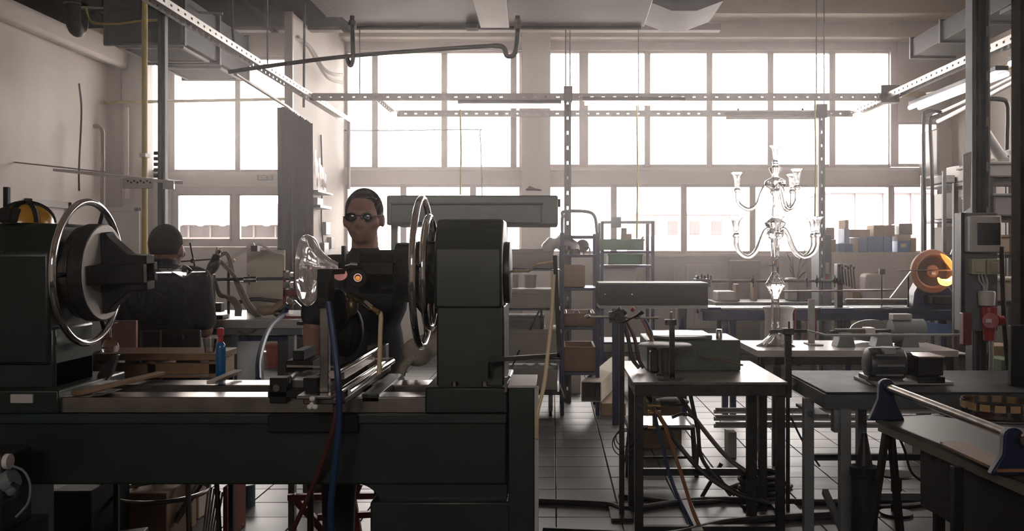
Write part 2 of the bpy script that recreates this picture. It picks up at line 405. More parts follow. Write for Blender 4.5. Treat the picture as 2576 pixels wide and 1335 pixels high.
# a plain door and frame in the left wall
d2 = S(MB().box(XL, XL+.05, 11.2, 11.28, 0, 2.1).box(XL, XL+.05, 12.12, 12.2, 0, 2.1).box(XL, XL+.05, 11.2, 12.2, 2.02, 2.1).to('door_2', GREYL))
box('leaf', PLASTER2, d2, XL, XL+.02, 11.28, 12.12, .01, 2.02)
# baseboards
S(box('baseboard_back', GREYL, None, X(868, 13.98), XR, 13.97, 14.0, 0, .1)); S(box('baseboard_left', GREYL, None, XL, XL+.02, 4, 13.5, 0, .1))
# ---- outside: yard and low buildings beyond the glass
S(box('ground', mat('yard_concrete', (.48, .45, .43), .9, noise=.15, scale=.6), None, -40, 45, -40, 70, -.3, -.15))
shed = T('shed', 'long low shed with a corrugated roof seen through the door lights', 'building', (-8.5, 22, -.15))
SHW = mat('shed_wall', (.055, .048, .05), .8, noise=.15, scale=2.); SHR = mat('shed_roof', (.14, .125, .12), .7, noise=.1)
MB().box(-15, -5.4, 22, 25, -.15, Z(566, 22)).to('wall', SHW, shed)
MB().box(-15, -5.4, 21.9, 22.0, Z(566, 22), Z(560, 22)).to('gutter', WHITE, shed)
MB().box(-15, -5.4, 21.97, 22.0, Z(700, 22), Z(596, 22)).to('plinth', SHR, shed)
cor = MB()
n = 120; vs = []; fs = []
for k in range(n+1):
    xx = -15.2+9.9*k/n; zz = .05*math.sin(k*2*PI/6)
    vs += [(xx, 21.4, Z(536, 21.4)+zz-.25), (xx, 24, Z(536, 21.4)+zz+.35)]
for k in range(n): fs.append((2*k, 2*k+2, 2*k+3, 2*k+1))
cor.add(vs, fs).to('roof', SHR, shed, fix=False)
for k in range(19): box('batten', SHR, shed, -14.9+k*.5, -14.86+k*.5, 21.96, 22, 0, Z(568, 22))
b2 = T('building', 'pale low building faintly seen through the lower right windows', 'building', (6, 34, -.15))
BLW = mat('pale_render', (.16, .145, .16), .8)
MB().box(X(1600, 34), X(1860, 34), 34, 38, -.15, Z(540, 34)).to('wall', BLW, b2)
MB().box(X(1590, 34), X(1870, 34), 33.8, 38.2, Z(540, 34), Z(534, 34)).to('roof', SHR, b2)
for k in range(4): box('window', SHW, b2, X(1625+55*k, 34), X(1650+55*k, 34), 33.96, 34, Z(590, 34), Z(556, 34))
b3 = T('building', 'pale low building faintly seen through the rightmost lower window', 'building', (14, 36, -.15))
MB().box(X(2090, 36), X(2420, 36), 36, 40, -.15, Z(486, 36)).to('wall', BLW, b3)
MB().box(X(2085, 36), X(2425, 36), 35.8, 40.2, Z(486, 36), Z(480, 36)).to('roof', SHR, b3)
for k in range(4): box('pilaster', SHR, b3, X(2150+70*k, 36), X(2158+70*k, 36), 35.9, 36, 0, Z(486, 36))

# ================================================================ OVERHEAD: hood, ducts, rails, lamps, pipes
hood = T('extraction_hood', 'large pale sheet metal extraction hood overhead in the middle', 'hood', (-.35, 5, 2.9))
hx0, hx1 = -1.25, .575
MB().prism([(hx0-.17, 4.2), (hx1-.03, 4.2), (hx1, 6.0), (hx0, 6.0)], 'z', 2.9, 2.96).to('bottom_sheet', HOODM, hood, .003)
MB().box(hx0-.17, hx1, 4.2, 6.0, 2.96, 3.5).to('casing', HOODM, hood)
MB().box(hx0+.02, hx1-.02, 5.985, 6.015, 2.885, 2.99).to('rim', GALV, hood)
MB().prism([(X(1196, 5.35), 4.4), (X(1283, 5.35), 4.4), (X(1281, 5.97), 5.97), (X(1209, 5.97), 5.97)], 'z', 2.885, 2.9).to('panel', HOODP, hood, .002)
MB().box(X(1172, 5.9), X(1200, 5.9), 5.9, 5.99, 2.87, 2.9).to('latch', GALV, hood)
MB().lathe([(.25, 3.5), (.25, 4.9)], (-.35, 5, 0), 'z', 24).to('flue', GALV, hood)
# condensate pipes with U traps
pp = T('drain_pipe', 'dark drain pipe with a U trap running left under the hood', 'pipe', W(885, 60, 5.6))
MB().tube(cr(wp([(886, 40), (886, 60), (888, 120), (888, 148), (882, 165), (874, 148), (876, 140)], 5.6), 6), .022*.62, 10).to('trap', DSTEEL, pp)
cyl('collar', GALV, pp, W(886, 52, 5.6), W(886, 64, 5.6), .022)
pp2 = T('drain_pipe', 'dark sloping drain pipe with a trap hanging from the hood, right one', 'pipe', W(1300, 60, 5.6))
MB().tube(cr(wp([(1302, 40), (1302, 90), (1298, 125), (1290, 140), (1275, 140), (1270, 125), (1262, 117), (1240, 115)], 5.6), 6), .0145, 10).to('trap', DSTEEL, pp2)
MB().tube(cr(wp([(1255, 114), (1100, 124), (880, 141), (720, 160), (575, 181)], 5.6), 6), .0125, 10).to('run', DSTEEL, pp2)
cyl('collar', CHROME, pp2, W(1302, 50, 5.6), W(1302, 74, 5.6), .022)
# rectangular duct above the left bay
du = T('air_duct', 'grey rectangular air duct with white grilles above the left bay', 'duct', (-3.75, 8, 3.4))
MB().box(-4.1, -3.4, 8.75, 10.7, 3.4, 3.85).to('casing', GALV, du, .004)
for k in range(3): MB().box(-4.125, -3.375, 8.76+.92*k, 8.80+.92*k, 3.375, 3.875).to('flange', STRUT, du)
for yy in (8.95, 9.95):
    g = MB().box(-4.03, -3.48, yy, yy+.62, 3.385, 3.4).to('grille', GALV, du)
    f = MB().box(-4.06, -3.45, yy-.03, yy, 3.378, 3.4).box(-4.06, -3.45, yy+.62, yy+.65, 3.378, 3.4).box(-4.06, -4.03, yy, yy+.62, 3.378, 3.4).box(-3.48, -3.45, yy, yy+.62, 3.378, 3.4)
    f.to('grille_frame', WHITE, g)
du = T('air_duct', 'flat grey rectangular duct with ribs above the right wall', 'duct', (4.7, 9, 3.9))
MB().box(4.48, 5.0, 4.5, 11.95, 3.9, 4.12).to('casing', GALV, du, .004)
for k in range(9): MB().box(4.455, 5.025, 4.6+.91*k, 4.64+.91*k, 3.875, 4.145).to('flange', STRUT, du)
MB().box(4.5, 5.0, 8.9, 9.6, 3.86, 3.9).to('grille', STRUT, du)
du = T('air_duct', 'short dark duct with a rounded belly right of the hood', 'duct', (1.35, 10, 3.95))
MB().prism([(.95+.55*0, 4.2), (.95, 4.0), (1.2, 3.9), (1.45, 3.9), (1.72, 4.0), (1.78, 4.2)], 'y', 9.6, 10.5).to('casing', GALV, du)
MB().box(.9, 1.95, 9.55, 9.6, 4.03, 4.09).to('flange', STRUT, du)
vp = T('vent_pipe', 'thick black vent pipe bending up below the upper left ceiling', 'pipe', W(185, 40, 8))
MB().tube(cr([W(184, -200, 8), W(184, -20, 8), W(184, 30, 8), W(186, 62, 8), W(196, 76, 8.15), W(204, 60, 8.35), W(204, 44, 8.5)], 6), .06, 14).to('run', BLACK, vp)
MB().ring(W(182, 10, 8), .058, .012, 'z', 20, 8).to('collar', RUBBER, vp)
# light frame of perforated strut rails at 3 m
ZR = 3.0; R1, R2 = 9.4, 10.55; RXL, RXR = -2.39, 3.31
fr = T('rail_frame', 'hanging rectangle of perforated steel lighting rails across the hall', 'lighting rail', ((RXL+RXR)/2, 9.9, ZR))
def rail(p0, p1, w=.05, h=.065, m=ZINC, slots=True, name='rail', par=fr, upside=False):
    p0, p1 = Vector(p0), Vector(p1); mb = MB(); t = (p1-p0).normalized(); a = t.cross(Vector((0, 0, 1))).normalized()
    L = (p1-p0).length
    if not slots: return mb.obox(p0, p1, w, h).to(name, m, par)
    z = Vector((0, 0, 1)); th = .004
    mb.obox(p0+z*h/2, p1+z*h/2, w, th)
    n = max(2, int(L/.11))
    for sgn in (-1, 1):                                     # side flanges with punched slots
        q = a*sgn*w/2
        mb.obox(p0+q+z*h*.33, p1+q+z*h*.33, th, h*.36); mb.obox(p0+q-z*h*.33, p1+q-z*h*.33, th, h*.36)
        for k in range(n):
            c0 = p0+t*(L*(k/n)); c1 = p0+t*(L*((k+.72)/n)); mb.obox(c0+q, c1+q, th, h*.34)
    return mb.to(name, m, par, smooth=False)
rail((RXL, R1, ZR), (RXR, R1, ZR)); rail((-1.72, R2, ZR), (RXR, R2, ZR))
rail((RXL, 4.0, ZR), (RXL, 11.1, ZR), .085, .05, name='left_rail'); rail((RXR, 4.5, ZR), (RXR, R2, ZR), .085, .06, name='right_rail')
rail((-1.72, R1, ZR), (-1.72, R2, ZR), .07, .04, name='tie')
box('joint', DSTEEL, fr, RXR-.09, RXR+.09, R1-.06, R1+.06, ZR-.06, ZR+.11, .006)
box('joint', DSTEEL, fr, X(1418, R1), X(1440, R1), R1-.06, R1+.06, ZR-.05, ZR+.1, .006)
box('joint', DSTEEL, fr, X(2050, R2), X(2078, R2), R2-.06, R2+.06, ZR-.05, ZR+.1, .006)
for px, dd in ((1428, R1), (2066, R2)):                        # posts below, hangers above
    xx = X(px, dd); m_ = MB()
    for k in range(20): m_.box(xx-.03, xx+.03, dd-.004, dd+.004, .148*k, .148*k+.115)
    m_.box(xx-.035, xx-.009, dd-.03, dd+.03, 0, ZR-.04).box(xx+.009, xx+.035, dd-.03, dd+.03, 0, ZR-.04); m_.to('post', STRUT, fr, smooth=False)
tube('post', ZINC, fr, [(RXL+.02, 11.1, ZR), (RXL+.02, 11.1, 2.2)], .022)
hang = MB()
for xx, yy in ((X(1423, R1), R1), (X(1434, R1), R1), (X(2073, R2), R2), (RXL, 6.2), (RXL, 8.0), (-1.9, R1), (.95, R2), (2.6, R1), (RXR, 7.5)):
    m_ = MB().tube([(xx, yy, ZR+.03), (xx, yy, ZC)], .006, 6).to('hanger', STRUT, fr)
# fluorescent battens
def batten(p0, p1, label, lit, two=False):
    p0, p1 = Vector(p0), Vector(p1); r = T('strip_light', label, 'light', (p0+p1)/2, 'strip lights on the rails')
    t = (p1-p0).normalized(); a = t.cross(Vector((0, 0, 1))).normalized(); z = Vector((0, 0, 1))
    MB().obox(p0+z*.03, p1+z*.03, .10 if two else .07, .035).to('housing', GREYP if not lit else DSTEEL, r, .004)
    for k, sgn in enumerate((-1, 1) if two else (0,)):
        q = a*sgn*.045
        MB().cyl(p0+q-z*.012+t*.02, p1+q-z*.012-t*.02, .02, 12).to('tube', TUBEL if lit else WHITE, r)
    for u in (.15, .85): MB().cyl(p0.lerp(p1, u)+z*.04, p0.lerp(p1, u)+z*.09, .012, 8).to('bracket', DSTEEL, r)
zl = Z(264, R1)
batten((X(1152, R1), R1, zl), (X(1412, R1), R1, zl), 'lit strip light under the front rail, left of the strut post', True)
batten((X(1466, R1), R1, Z(257, R1)), (X(1724, R1), R1, Z(257, R1)), 'lit strip light under the front rail, right of the strut post', True)
batten((X(1822, R2), R2, Z(293, R2)), (X(2054, R2), R2, Z(293, R2)), 'unlit strip light under the rear rail above the candelabra', False)
batten((RXR+.06, 7.15, 2.83), (RXR+.06, 8.9, 2.83), 'lit twin tube strip light on the right rail, farther one', True, True)
batten((RXR+.06, 5.6, 2.86), (RXR+.06, 6.95, 2.86), 'lit twin tube strip light on the right rail behind the steel post', True, True)
ex = T('exit_sign', 'small faint green exit sign above the left door', 'sign', (X(666, 13.95), 13.96, Z(449, 13.95)))
box('board', mat('sign_green', (.13, .17, .12), .6), ex, X(647, 13.97), X(685, 13.97), 13.97, 14.0, Z(453, 13.97), Z(440, 13.97), .002)
fc = bpy.data.curves.new('exit_text', 'FONT'); fc.body = 'EXIT'; fc.size = .078; fc.align_x = 'CENTER'; fc.align_y = 'CENTER'; fc.extrude = .002
fo = bpy.data.objects.new('tmp', fc); COL.objects.link(fo); fm_ = bpy.data.meshes.new_from_object(fo.evaluated_get(bpy.context.evaluated_depsgraph_get())); bpy.data.objects.remove(fo)
fl_o = bpy.data.objects.new('lettering', fm_); COL.objects.link(fl_o); fm_.materials.clear(); fm_.materials.append(WHITE); fl_o.parent = ex; fl_o.rotation_euler = (PI/2, 0, 0); fl_o.location = Vector((X(666, 13.97), 13.966, Z(446.5, 13.97)))-ex.location
# steel post and yellow pipe on the left
sp = T('steel_post', 'grey steel channel post from the ceiling behind the bearded bench corner'.replace('bearded ', ''), 'post', (X(405, 6), 6, 1.2))
MB().box(X(396, 6), X(415, 6), 6, 6.05, 0, ZC).to('channel', STRUT, sp, .003); MB().box(X(409, 6), X(411, 6), 5.985, 6.0, 0, ZC).to('groove', BLACK, sp)
for k in range(5): MB().cyl(W(388, 385+14*k, 6), W(398, 385+14*k, 6), .012, 10).to('insulator', BLACK, sp)
yp = T('gas_pipe', 'yellow vertical gas pipe beside the grey post on the left', 'pipe', (X(364, 6.6), 6.6, 0))
tube('run', YELLOW, yp, [(X(364, 6.6), 6.6, 0), (X(364, 6.6), 6.6, 3.3)], .019); MB().box(X(356, 6.6), X(372, 6.6), 6.56, 6.64, Z(396, 6.6), Z(386, 6.6)).to('valve', WHITE, yp, .003)
tag(tube('gas_pipe', YELLOW, None, [V3(XL, 13.2, Z(258, 13.2)), V3(-3.12, 13.2, Z(247, 13.2))], .022), 'horizontal yellow pipe crossing the left bay windows', 'pipe')
gp = T('gas_pipe', 'yellow gas pipe running along the upper right wall', 'pipe', (4.6, 9, 3.2))
tube('run', YELLOW, gp, [W(2270, 238, 12)+Vector((0, 2.0, 0)), W(2270, 238, 12), W(2330, 238, 12), W(2400, 226, 10.5), W(2580, 148, 7.2)], .03)
tag(tube('conduit_pipe', ZINC, None, [W(2360, 305, 10.8), W(2420, 275, 9.5), W(2600, 180, 7)], .022), 'upper grey conduit slanting down along the right wall', 'pipe')
tag(tube('conduit_pipe', ZINC, None, [W(2350, 290, 10.9), W(2420, 258, 9.6), W(2600, 168, 7.1)], .018), 'thin grey conduit just above another on the right wall', 'pipe')
tag(tube('riser_pipe', STRUT, None, cr([Vector((X(2326, 10.5), 10.5, 0)), W(2326, 570, 10.5), W(2324, 420, 10.5), W(2324, 300, 10.5), W(2330, 282, 10.5), W(2350, 278, 10.5), W(2372, 285, 10.5)], 5), .02), 'left of two dark riser pipes before the small right window', 'pipe')
tag(tube('riser_pipe', STRUT, None, cr([Vector((X(2346, 10.4), 10.4, 0)), W(2346, 570, 10.4), W(2344, 420, 10.4), W(2340, 310, 10.4), W(2346, 296, 10.4), W(2362, 290, 10.4)], 5), .02), 'right of two dark riser pipes before the small right window', 'pipe')
tag(tube('riser_pipe', DSTEEL, None, cr([W(2470, 248, 9), W(2520, 250, 9), W(2534, 262, 9), W(2536, 300, 9), W(2534, 400, 9), Vector((X(2534, 9), 9, 1.0)), Vector((X(2534, 9), 9, 0))], 5), .022), 'dark bent pipe right of the steel post on the right', 'pipe')
for px, y0, y1, lab in ((1158, 275, 490, 'thin yellow hanging hose left of the white column'), (1602, 265, 600, 'thin yellow hanging hose above the green crates'), (2050, 250, 560, 'thin yellow hanging hose beside the right strut post')):
    tag(tube('hanging_hose', YELLOW, None, [W(px, y0, 9.6), W(px+2, (y0+y1)/2, 9.6), W(px, y1, 9.6)], .009), lab, 'hose')
tag(tube('air_hose', BLUEH, None, cr(wp([(866, 328), (1000, 328), (1195, 326), (1207, 335), (1211, 420), (1213, 500), (1213, 640)], 13.8), 6), .008), 'thin pipe across the windows dropping as a blue hose', 'hose')
# threaded rods and cables hanging from the dark soffit
for px, y0, y1, dd in ((583, 30, 140, 9), (745, 90, 250, 10.8), (622, 70, 130, 9.5), (752, 90, 280, 10.9)):
    pass
tag(tube('hanging_cable', RUBBER, None, cr(wp([(583, -90), (584, 20), (586, 90), (596, 130), (606, 140)], 9), 5), .012), 'black cable hanging beside the left lighting rail', 'cable')
tag(tube('hanging_rod', STRUT, None, [Vector((X(766, 10.8), 10.8, 4.28)), W(764, 270, 10.8)], .014), 'dark rod hanging in front of the white partition', 'rod')
tag(tube('wall_conduit', PLASTER2, None, cr([W(738, 95, 11.3), W(770, 110, 11.6), W(800, 160, 12), W(825, 195, 12.3), W(860, 208, 13)], 6), .022), 'lower pale conduit curving over the partition wall', 'pipe')
tag(tube('wall_conduit', PLASTER2, None, cr([W(750, 92, 11.4), W(785, 125, 11.8), W(812, 170, 12.1), W(838, 186, 12.4), W(862, 188, 13)], 6), .022), 'upper pale conduit curving over the partition wall', 'pipe')
tag(tube('ceiling_cable', YELLOW, None, cr(wp([(215, 20), (230, 55), (290, 60), (360, 52), (420, 50)], 8.5), 6), .012), 'yellowish cable slung under the dark ceiling on the left', 'cable')
tag(tube('ceiling_cable', GREYL, None, cr(wp([(190, 18), (260, 20), (370, 26), (560, 34)], 9.2), 5), .012), 'pale cable stretched under the dark ceiling on the left', 'cable')
# rail shelf and pipes on the left wall
sh = T('cable_tray', 'pale steel cable tray crossing in front of the left wall', 'tray', W(300, 455, 6.2))
MB().obox(W(150, 428, 7.6), W(440, 458, 5.9), .1, .02).to('tray', ZINC, sh, .002); MB().box(X(312, 5.95), X(386, 5.95), 5.93, 5.95, Z(474, 5.95), Z(448, 5.95)).to('plate', ZINC, sh, .002)
MB().box(X(412, 5.9), X(440, 5.9), 5.88, 5.9, Z(476, 5.9), Z(455, 5.9)).to('end_plate', ZINC, sh, .002)
for k in range(8): MB().box(X(320+8*k, 5.93), X(324+8*k, 5.93), 5.926, 5.93, Z(457+4*(k % 2), 5.93), Z(453+4*(k % 2), 5.93)).to('hole', BLACK, sh)
tag(tube('wall_cable', GREYL, None, [W(-20, 402, 11), W(150, 420, 11), W(310, 438, 11.5)], .008), 'thin wire stretched along the left wall', 'cable')
tag(tube('wall_pipe', mat('beige_pipe', (.36, .30, .26), .6), None, cr([W(236, 318, 12.5), W(248, 318, 12.5), (W(257, 330, 12.5)), W(258, 360, 12.5), W(258, 520, 12.5)], 6), .028), 'beige bent pipe standing out of the left wall', 'pipe')
tag(tube('wall_cable', RUBBER, None, cr([W(199, 210, 11.9), W(205, 280, 11.9), W(199, 420, 11.9), W(199, 480, 11.9)], 6), .012), 'dark cable hanging straight down the left wall', 'cable')
tag(tube('wall_pipe', PLASTER2, None, [W(318, 270, 13.3), W(318, 500, 13.3)], .03), 'slim pale pipe in the left rear corner', 'pipe')
# grey bunched curtain on its rail
cu = T('curtain', 'dark grey curtain bunched on a rail beside the partition', 'curtain', (X(742, 10), 10.2, 0))
vs, fs = [], []; n = 60
for k in range(n+1):
    u = k/n; yy = 9.2+1.55*u; xx = X(708, 9.2)+(X(776, 10.75)-X(708, 9.2))*u+.06*math.sin(k*1.35)
    zt = Z(268, 9.2)+(Z(312, 10.75)-Z(268, 9.2))*u
    vs += [(xx, yy, .004), (xx+.02*math.sin(k*.7), yy, .9), (xx, yy, zt)]
for k in range(n):
    a = 3*k
    fs += [(a, a+3, a+4, a+1), (a+1, a+4, a+5, a+2)]
c_ = MB().add(vs, fs).to('cloth', CURT, cu, fix=False); so = c_.modifiers.new('t', 'SOLIDIFY'); so.thickness = .012
tube('rail', ZINC, cu, [W(592, 186, 8.2), W(722, 268, 9.2), W(778, 312, 10.78)], .016); tube('edge_pole', DSTEEL, cu, [W(776, 312, 10.78), W(776, 312, 10.78)-Vector((0, 0, 2.75))], .02)
# ================================================================ THE BIG GREEN GLASS LATHE
AXD, AXZ = 3.2, 1.4227
la = T('glass_lathe', 'huge dark green glassblowing lathe filling the left foreground', 'lathe', (-1.2, 3.2, 0))
bed = MB().box(-2.6, -.144, 3.0, 3.42, .76, .985).to('bed', GREEN, la, .006)
box('top_lip', GREENL, bed, -2.6, -.144, 2.985, 3.0, .955, .985, .003)
rb = MB().box(-1.56, -.39, 3.0, 3.11, .985, 1.036).to('guide_rail', STEEL, la, .003)
MB().box(-1.56, -.39, 3.266, 3.395, .985, 1.036).to('guide_rail', STEEL, la, .003)
# right leg with a rounded inner corner and plinth
arc = [(-.62+.08*math.sin(q*PI/16), .68+.08*math.cos(q*PI/16)) for q in range(0, 9)]
MB().prism([(-.144, .765), (-.62, .765)]+arc+[(-.54, 0), (-.144, 0)], 'y', 3.01, 3.41).to('leg', GREEN, la, .004)
MB().box(-.57, -.13, 2.98, 3.44, 0, Z(1262, 2.98)).to('plinth', GREEN, la, .006)
MB().box(-2.6, -1.78, 3.01, 3.41, 0, .76).to('leg', GREEN, la, .006)
ep = MB().box(X(1279, 2.95), X(1344, 2.95), 2.95, 3.2, 0, 1.072).to('end_cabinet', GREEN, la, .004)
box('top_plate', GREYL, ep, X(1277, 2.95), X(1349, 2.95), 2.945, 3.205, 1.072, 1.08, .002)
box('edge_strip', GREYL, ep, X(1345, 2.95), X(1355, 2.95), 2.95, 2.965, 0, 1.075, .002)  # light grey strip standing in for the cabinet's lit right edge
MB().box(X(1270, 2.97), X(1276, 2.97), 2.96, 2.99, Z(985, 2.97), Z(948, 2.97)).obox(W(1272, 960, 2.97), W(1283, 945, 2.97), .008, .008).to('lever', STEELD, ep)
# headstock
hs = MB().prism([(3.04, 1.13), (3.04, 1.49), (3.13, 1.585), (3.33, 1.585), (3.4, 1.49), (3.4, 1.13)], 'x', -2.6, -1.604).to('headstock', GREEN, la, .012)
MB().box(-2.6, -1.594, 3.06, 3.31, .985, 1.14).to('pedestal', GREENL, hs, .006)
MB().box(-2.6, -1.594, 3.055, 3.315, 1.05, 1.25).to('side_cover', GREENL, hs, .01)
MB().box(-2.6, -1.545, 2.985, 3.45, .985, 1.06).to('base_flange', GREEN, hs, .006)
MB().box(X(28, 2.98), X(84, 2.98), 2.975, 2.985, Z(1013, 2.98), Z(991, 2.98)).to('name_plate', GREYL, hs, .001)
MB().lathe([(.11, -1.61), (.11, -1.575), (.155, -1.575), (.155, -1.553)], (0, AXD, AXZ), 'x', 48).to('back_plate', STEELD, hs, .002)
MB().lathe([(.163, -1.548), (.163, -1.505), (.160, -1.502), (.05, -1.503)], (0, AXD, AXZ), 'x', 64).to('chuck', DSTEEL, hs, .001); MB().lathe([(.157, -1.5022), (.157, -1.4995), (.02, -1.4995)], (0, AXD, AXZ), 'x', 64).to('chuck_face', mat('chuck_steel_lit', (.62, .57, .52), .5, .2, noise=.25, scale=9), hs)  # face given a paler steel for the window light on it, rim darker
hw = MB().ring((-1.555, AXD, AXZ), .236, .0115, 'x', 72, 14).to('handwheel', CHROME, hs)
for k in range(3):
    q = PI/2-.5+k*2*PI/3; dv = Vector((0, math.cos(q), math.sin(q))); c = Vector((-1.56, AXD, AXZ))
    cyl('spoke', DSTEEL, hs, c+dv*.15, c+dv*.23, .008, 10)
prof = [(0, .028), (0, .135), (.018, .135), (.03, .115), (.09, .062), (.152, .058), (.152, .028)]
for k in range(4):                                     # four reaching jaws
    q = PI/2*k+.06; u = Vector((0, math.cos(q), math.sin(q))); s_ = Vector((0, -math.sin(q), math.cos(q))); c = Vector((-1.5, AXD, AXZ))
    n = len(prof); vs = []
    for sg in (-1, 1):
        for a, r in prof: vs.append(c+Vector((1, 0, 0))*a+u*r+s_*sg*.032)
    MB().add(vs, [tuple(range(n)), tuple(range(n, 2*n))[::-1]]+[(i, i+n, (i+1) % n+n, (i+1) % n) for i in range(n)]).to('jaw', BLACK, hs, .004)
cyl('jaw_sleeve', BLACK, hs, (-1.5, AXD, AXZ), (-1.37, AXD, AXZ), .036, 20)
# tailstock
ts = MB().prism([(3.04, 1.31), (3.04, 1.50), (3.12, 1.6), (3.33, 1.6), (3.4, 1.50), (3.4, 1.31)], 'x', -.378, -.160).to('tailstock', GREEN, la, .01)
MB().box(-.370, -.154, 3.045, 3.37, 1.06, 1.32).to('column', GREEN, ts, .006)
MB().box(-.40, -.14, 2.99, 3.44, .985, 1.068).to('base_flange', GREEN, ts, .006)
MB().lathe([(.094, -.162), (.103, -.158), (.103, -.142), (.09, -.138), (.02, -.138)], (0, AXD, AXZ), 'x', 48).to('rear_flange', DSTEEL, ts, .001)
MB().lathe([(.03, -.66), (.04, -.655), (.045, -.53), (.1, -.52), (.1, -.46), (.105, -.45), (.105, -.378)], (0, AXD, AXZ), 'x', 48).to('chuck', BLACK, ts, .001)
for k in range(3):
    q = PI/2+.4+k*2*PI/3; u = Vector((0, math.cos(q), math.sin(q))); c = Vector((-.52, AXD, AXZ))
    MB().obox(c+u*.06, c+u*.06-Vector((.12, 0, 0)), .03, .035, u).to('jaw', BLACK, ts, .003)
for xx, R in ((-.436, .247), (-.412, .185)):
    MB().ring((xx, AXD, AXZ), R, .0115, 'x', 72, 14).to('handwheel', CHROME, ts)
    for k in range(3):
        q = .9+k*2*PI/3; dv = Vector((0, math.cos(q), math.sin(q))); c = Vector((xx, AXD, AXZ)); cyl('spoke', STEELD, ts, c+dv*.1, c+dv*(R-.005), .007, 8)
MB().tube([W(1232, 948, 3.02), W(1232, 908, 2.98)], .006, 8).tube([W(1228, 905, 2.98), W(1408, 893, 2.98)], .0095, 4).tube([W(1407, 899, 2.98), W(1396, 642, 2.98)], .0095, 4).to('bracket', DSTEEL, ts)
MB().tube([W(1284, 682, 3.2), W(1330, 682, 3.1), W(1352, 664, 3.0), W(1394, 656, 2.98)], .004, 8).to('air_line', TUBEC, ts)
for px in (1142, 1218): cyl('bolt', STEELD, ts, (X(px, 3.0), 3.02, 1.066), (X(px, 3.0), 3.02, 1.082), .009, 6)
# burner carriage with its cross slide
cg = MB().box(X(680, 3.0), X(905, 3.0), 2.97, 3.42, .93, .985).box(X(680, 3.0), X(780, 3.0), 2.97, 3.42, 1.037, 1.06).to('carriage', BLACK, la, .004)
for a, b in ((680, 724), (764, 800)): MB().box(X(a, 2.98), X(b, 2.98), 2.97, 3.03, 1.02, 1.10).to('slide_block', BLACK, cg, .003)
MB().box(X(716, 3.03), X(770, 3.03), 3.03, 3.3, 1.06, 1.085).to('cover_plate', STEELD, cg, .002)
MB().cyl((X(697, 2.97), 2.96, 1.07), (X(697, 2.97), 2.972, 1.07), .011, 14).to('bolt', STEELD, cg)
cs = MB().box(-.745, -.62, 2.85, 3.66, 1.037, 1.056).to('cross_slide', STEELD, cg, .003)
MB().box(-.76, -.655, 2.83, 3.04, 1.056, 1.066).to('end_plate', STEEL, cg, .002)
for xx, zz, r in ((-.640, 1.072, .011), (-.612, 1.072, .009), (-.66, 1.125, .012)): cyl('slide_bar', CHROME, cg, (xx, 2.86, zz), (xx, 3.66, zz), r, 14)
MB().box(-.69, -.655, 3.0, 3.66, 1.09, 1.12).to('slide_bar', STEEL, cg, .002)
MB().box(-.70, -.63, 3.60, 3.67, 1.03, 1.14).to('end_block', STEELD, cg, .003)
MB().box(-.60, -.545, 3.0, 3.5, 1.02, 1.045).to('gib', GREENL, cg, .002)
MB().cyl((X(790, 2.83), 2.80, Z(1012, 2.83)), (X(790, 2.83), 2.85, Z(1012, 2.83)), .006, 8).ell((X(790, 2.82), 2.80, Z(1000, 2.82)), .009, .006, .008).ell((X(784, 2.82), 2.80, Z(1020, 2.82)), .009, .006, .008).ell((X(797, 2.82), 2.80, Z(1020, 2.82)), .009, .006, .008).to('star_knob', WHITE, cg)
ph = MB().box(X(806, 2.9), X(828, 2.9), 2.89, 2.92, 1.066, Z(760, 2.9)).to('burner_post', STEELD, cg, .002)
MB().box(X(803, 2.9), X(834, 2.9), 2.87, 2.94, Z(772, 2.9), Z(676, 2.9)).to('post_head', BLACK, ph, .003)
MB().obox(W(830, 684, 2.9), W(868, 682, 3.0), .018, .016).box(X(860, 3.0), X(868, 3.0), 2.99, 3.02, Z(722, 3.0), Z(618, 3.0)).to('burner_arm', BLACK, ph, .002)
MB().box(X(850, 3.05), X(990, 3.05), 3.05, 3.12, Z(690, 3.05), Z(660, 3.05)).cyl(W(900, 700, 3.0), W(900, 700, 3.1), .03, 16).to('burner_head', BLACK, ph, .003)
MB().tube(wp([(868, 668), (882, 664), (900, 665)], 3.0), .0055, 8).to('jet', CHROME, ph)
vb = MB().cyl(W(878, 742, 3.05), W(905, 755, 3.02), .012, 12).cyl(W(900, 752, 3.02), W(918, 764, 3.0), .008, 10).ell(W(885, 770, 3.03), .02, .02, .03).to('valve', mat('tarnished_brass', (.10, .075, .04), .4, .8), ph)
MB().cyl(W(918, 762, 3.0), W(936, 776, 2.99), .013, 14).to('nozzle', CHROME, ph); MB().cyl(W(936, 776, 2.99), W(952, 786, 2.98), .009, 12).to('elbow', BRASS, ph)
MB().tube(cr(wp([(950, 784), (958, 792), (957, 830), (955, 900), (953, 940)], 3.0), 5), .0075, 10).to('gas_tube', TUBEC, ph)
MB().ell(W(870, 830, 3.15), .06, .05, .09).ell(W(850, 780, 3.1), .04, .05, .07).to('gearbox', BLACK, cg)
for (a, b, c, d) in ((722, 905, 790, 935), (740, 880, 768, 905)): MB().box(X(a, 3.35), X(c, 3.35), 3.33, 3.5, Z(d, 3.35), Z(b, 3.35)).to('rear_guide', BLACK, cg, .003)
MB().obox(W(722, 920, 3.3), W(842, 922, 3.3), .008, .008).obox(W(725, 958, 3.0), W(748, 938, 3.2), .012, .012).obox(W(850, 935, 3.4), W(930, 893, 3.6), .012, .012).to('tie_rod', STEEL, cg)
MB().cyl(W(945, 902, 3.5), W(990, 901, 3.5), .004, 8).to('crank', CHROME, cg)
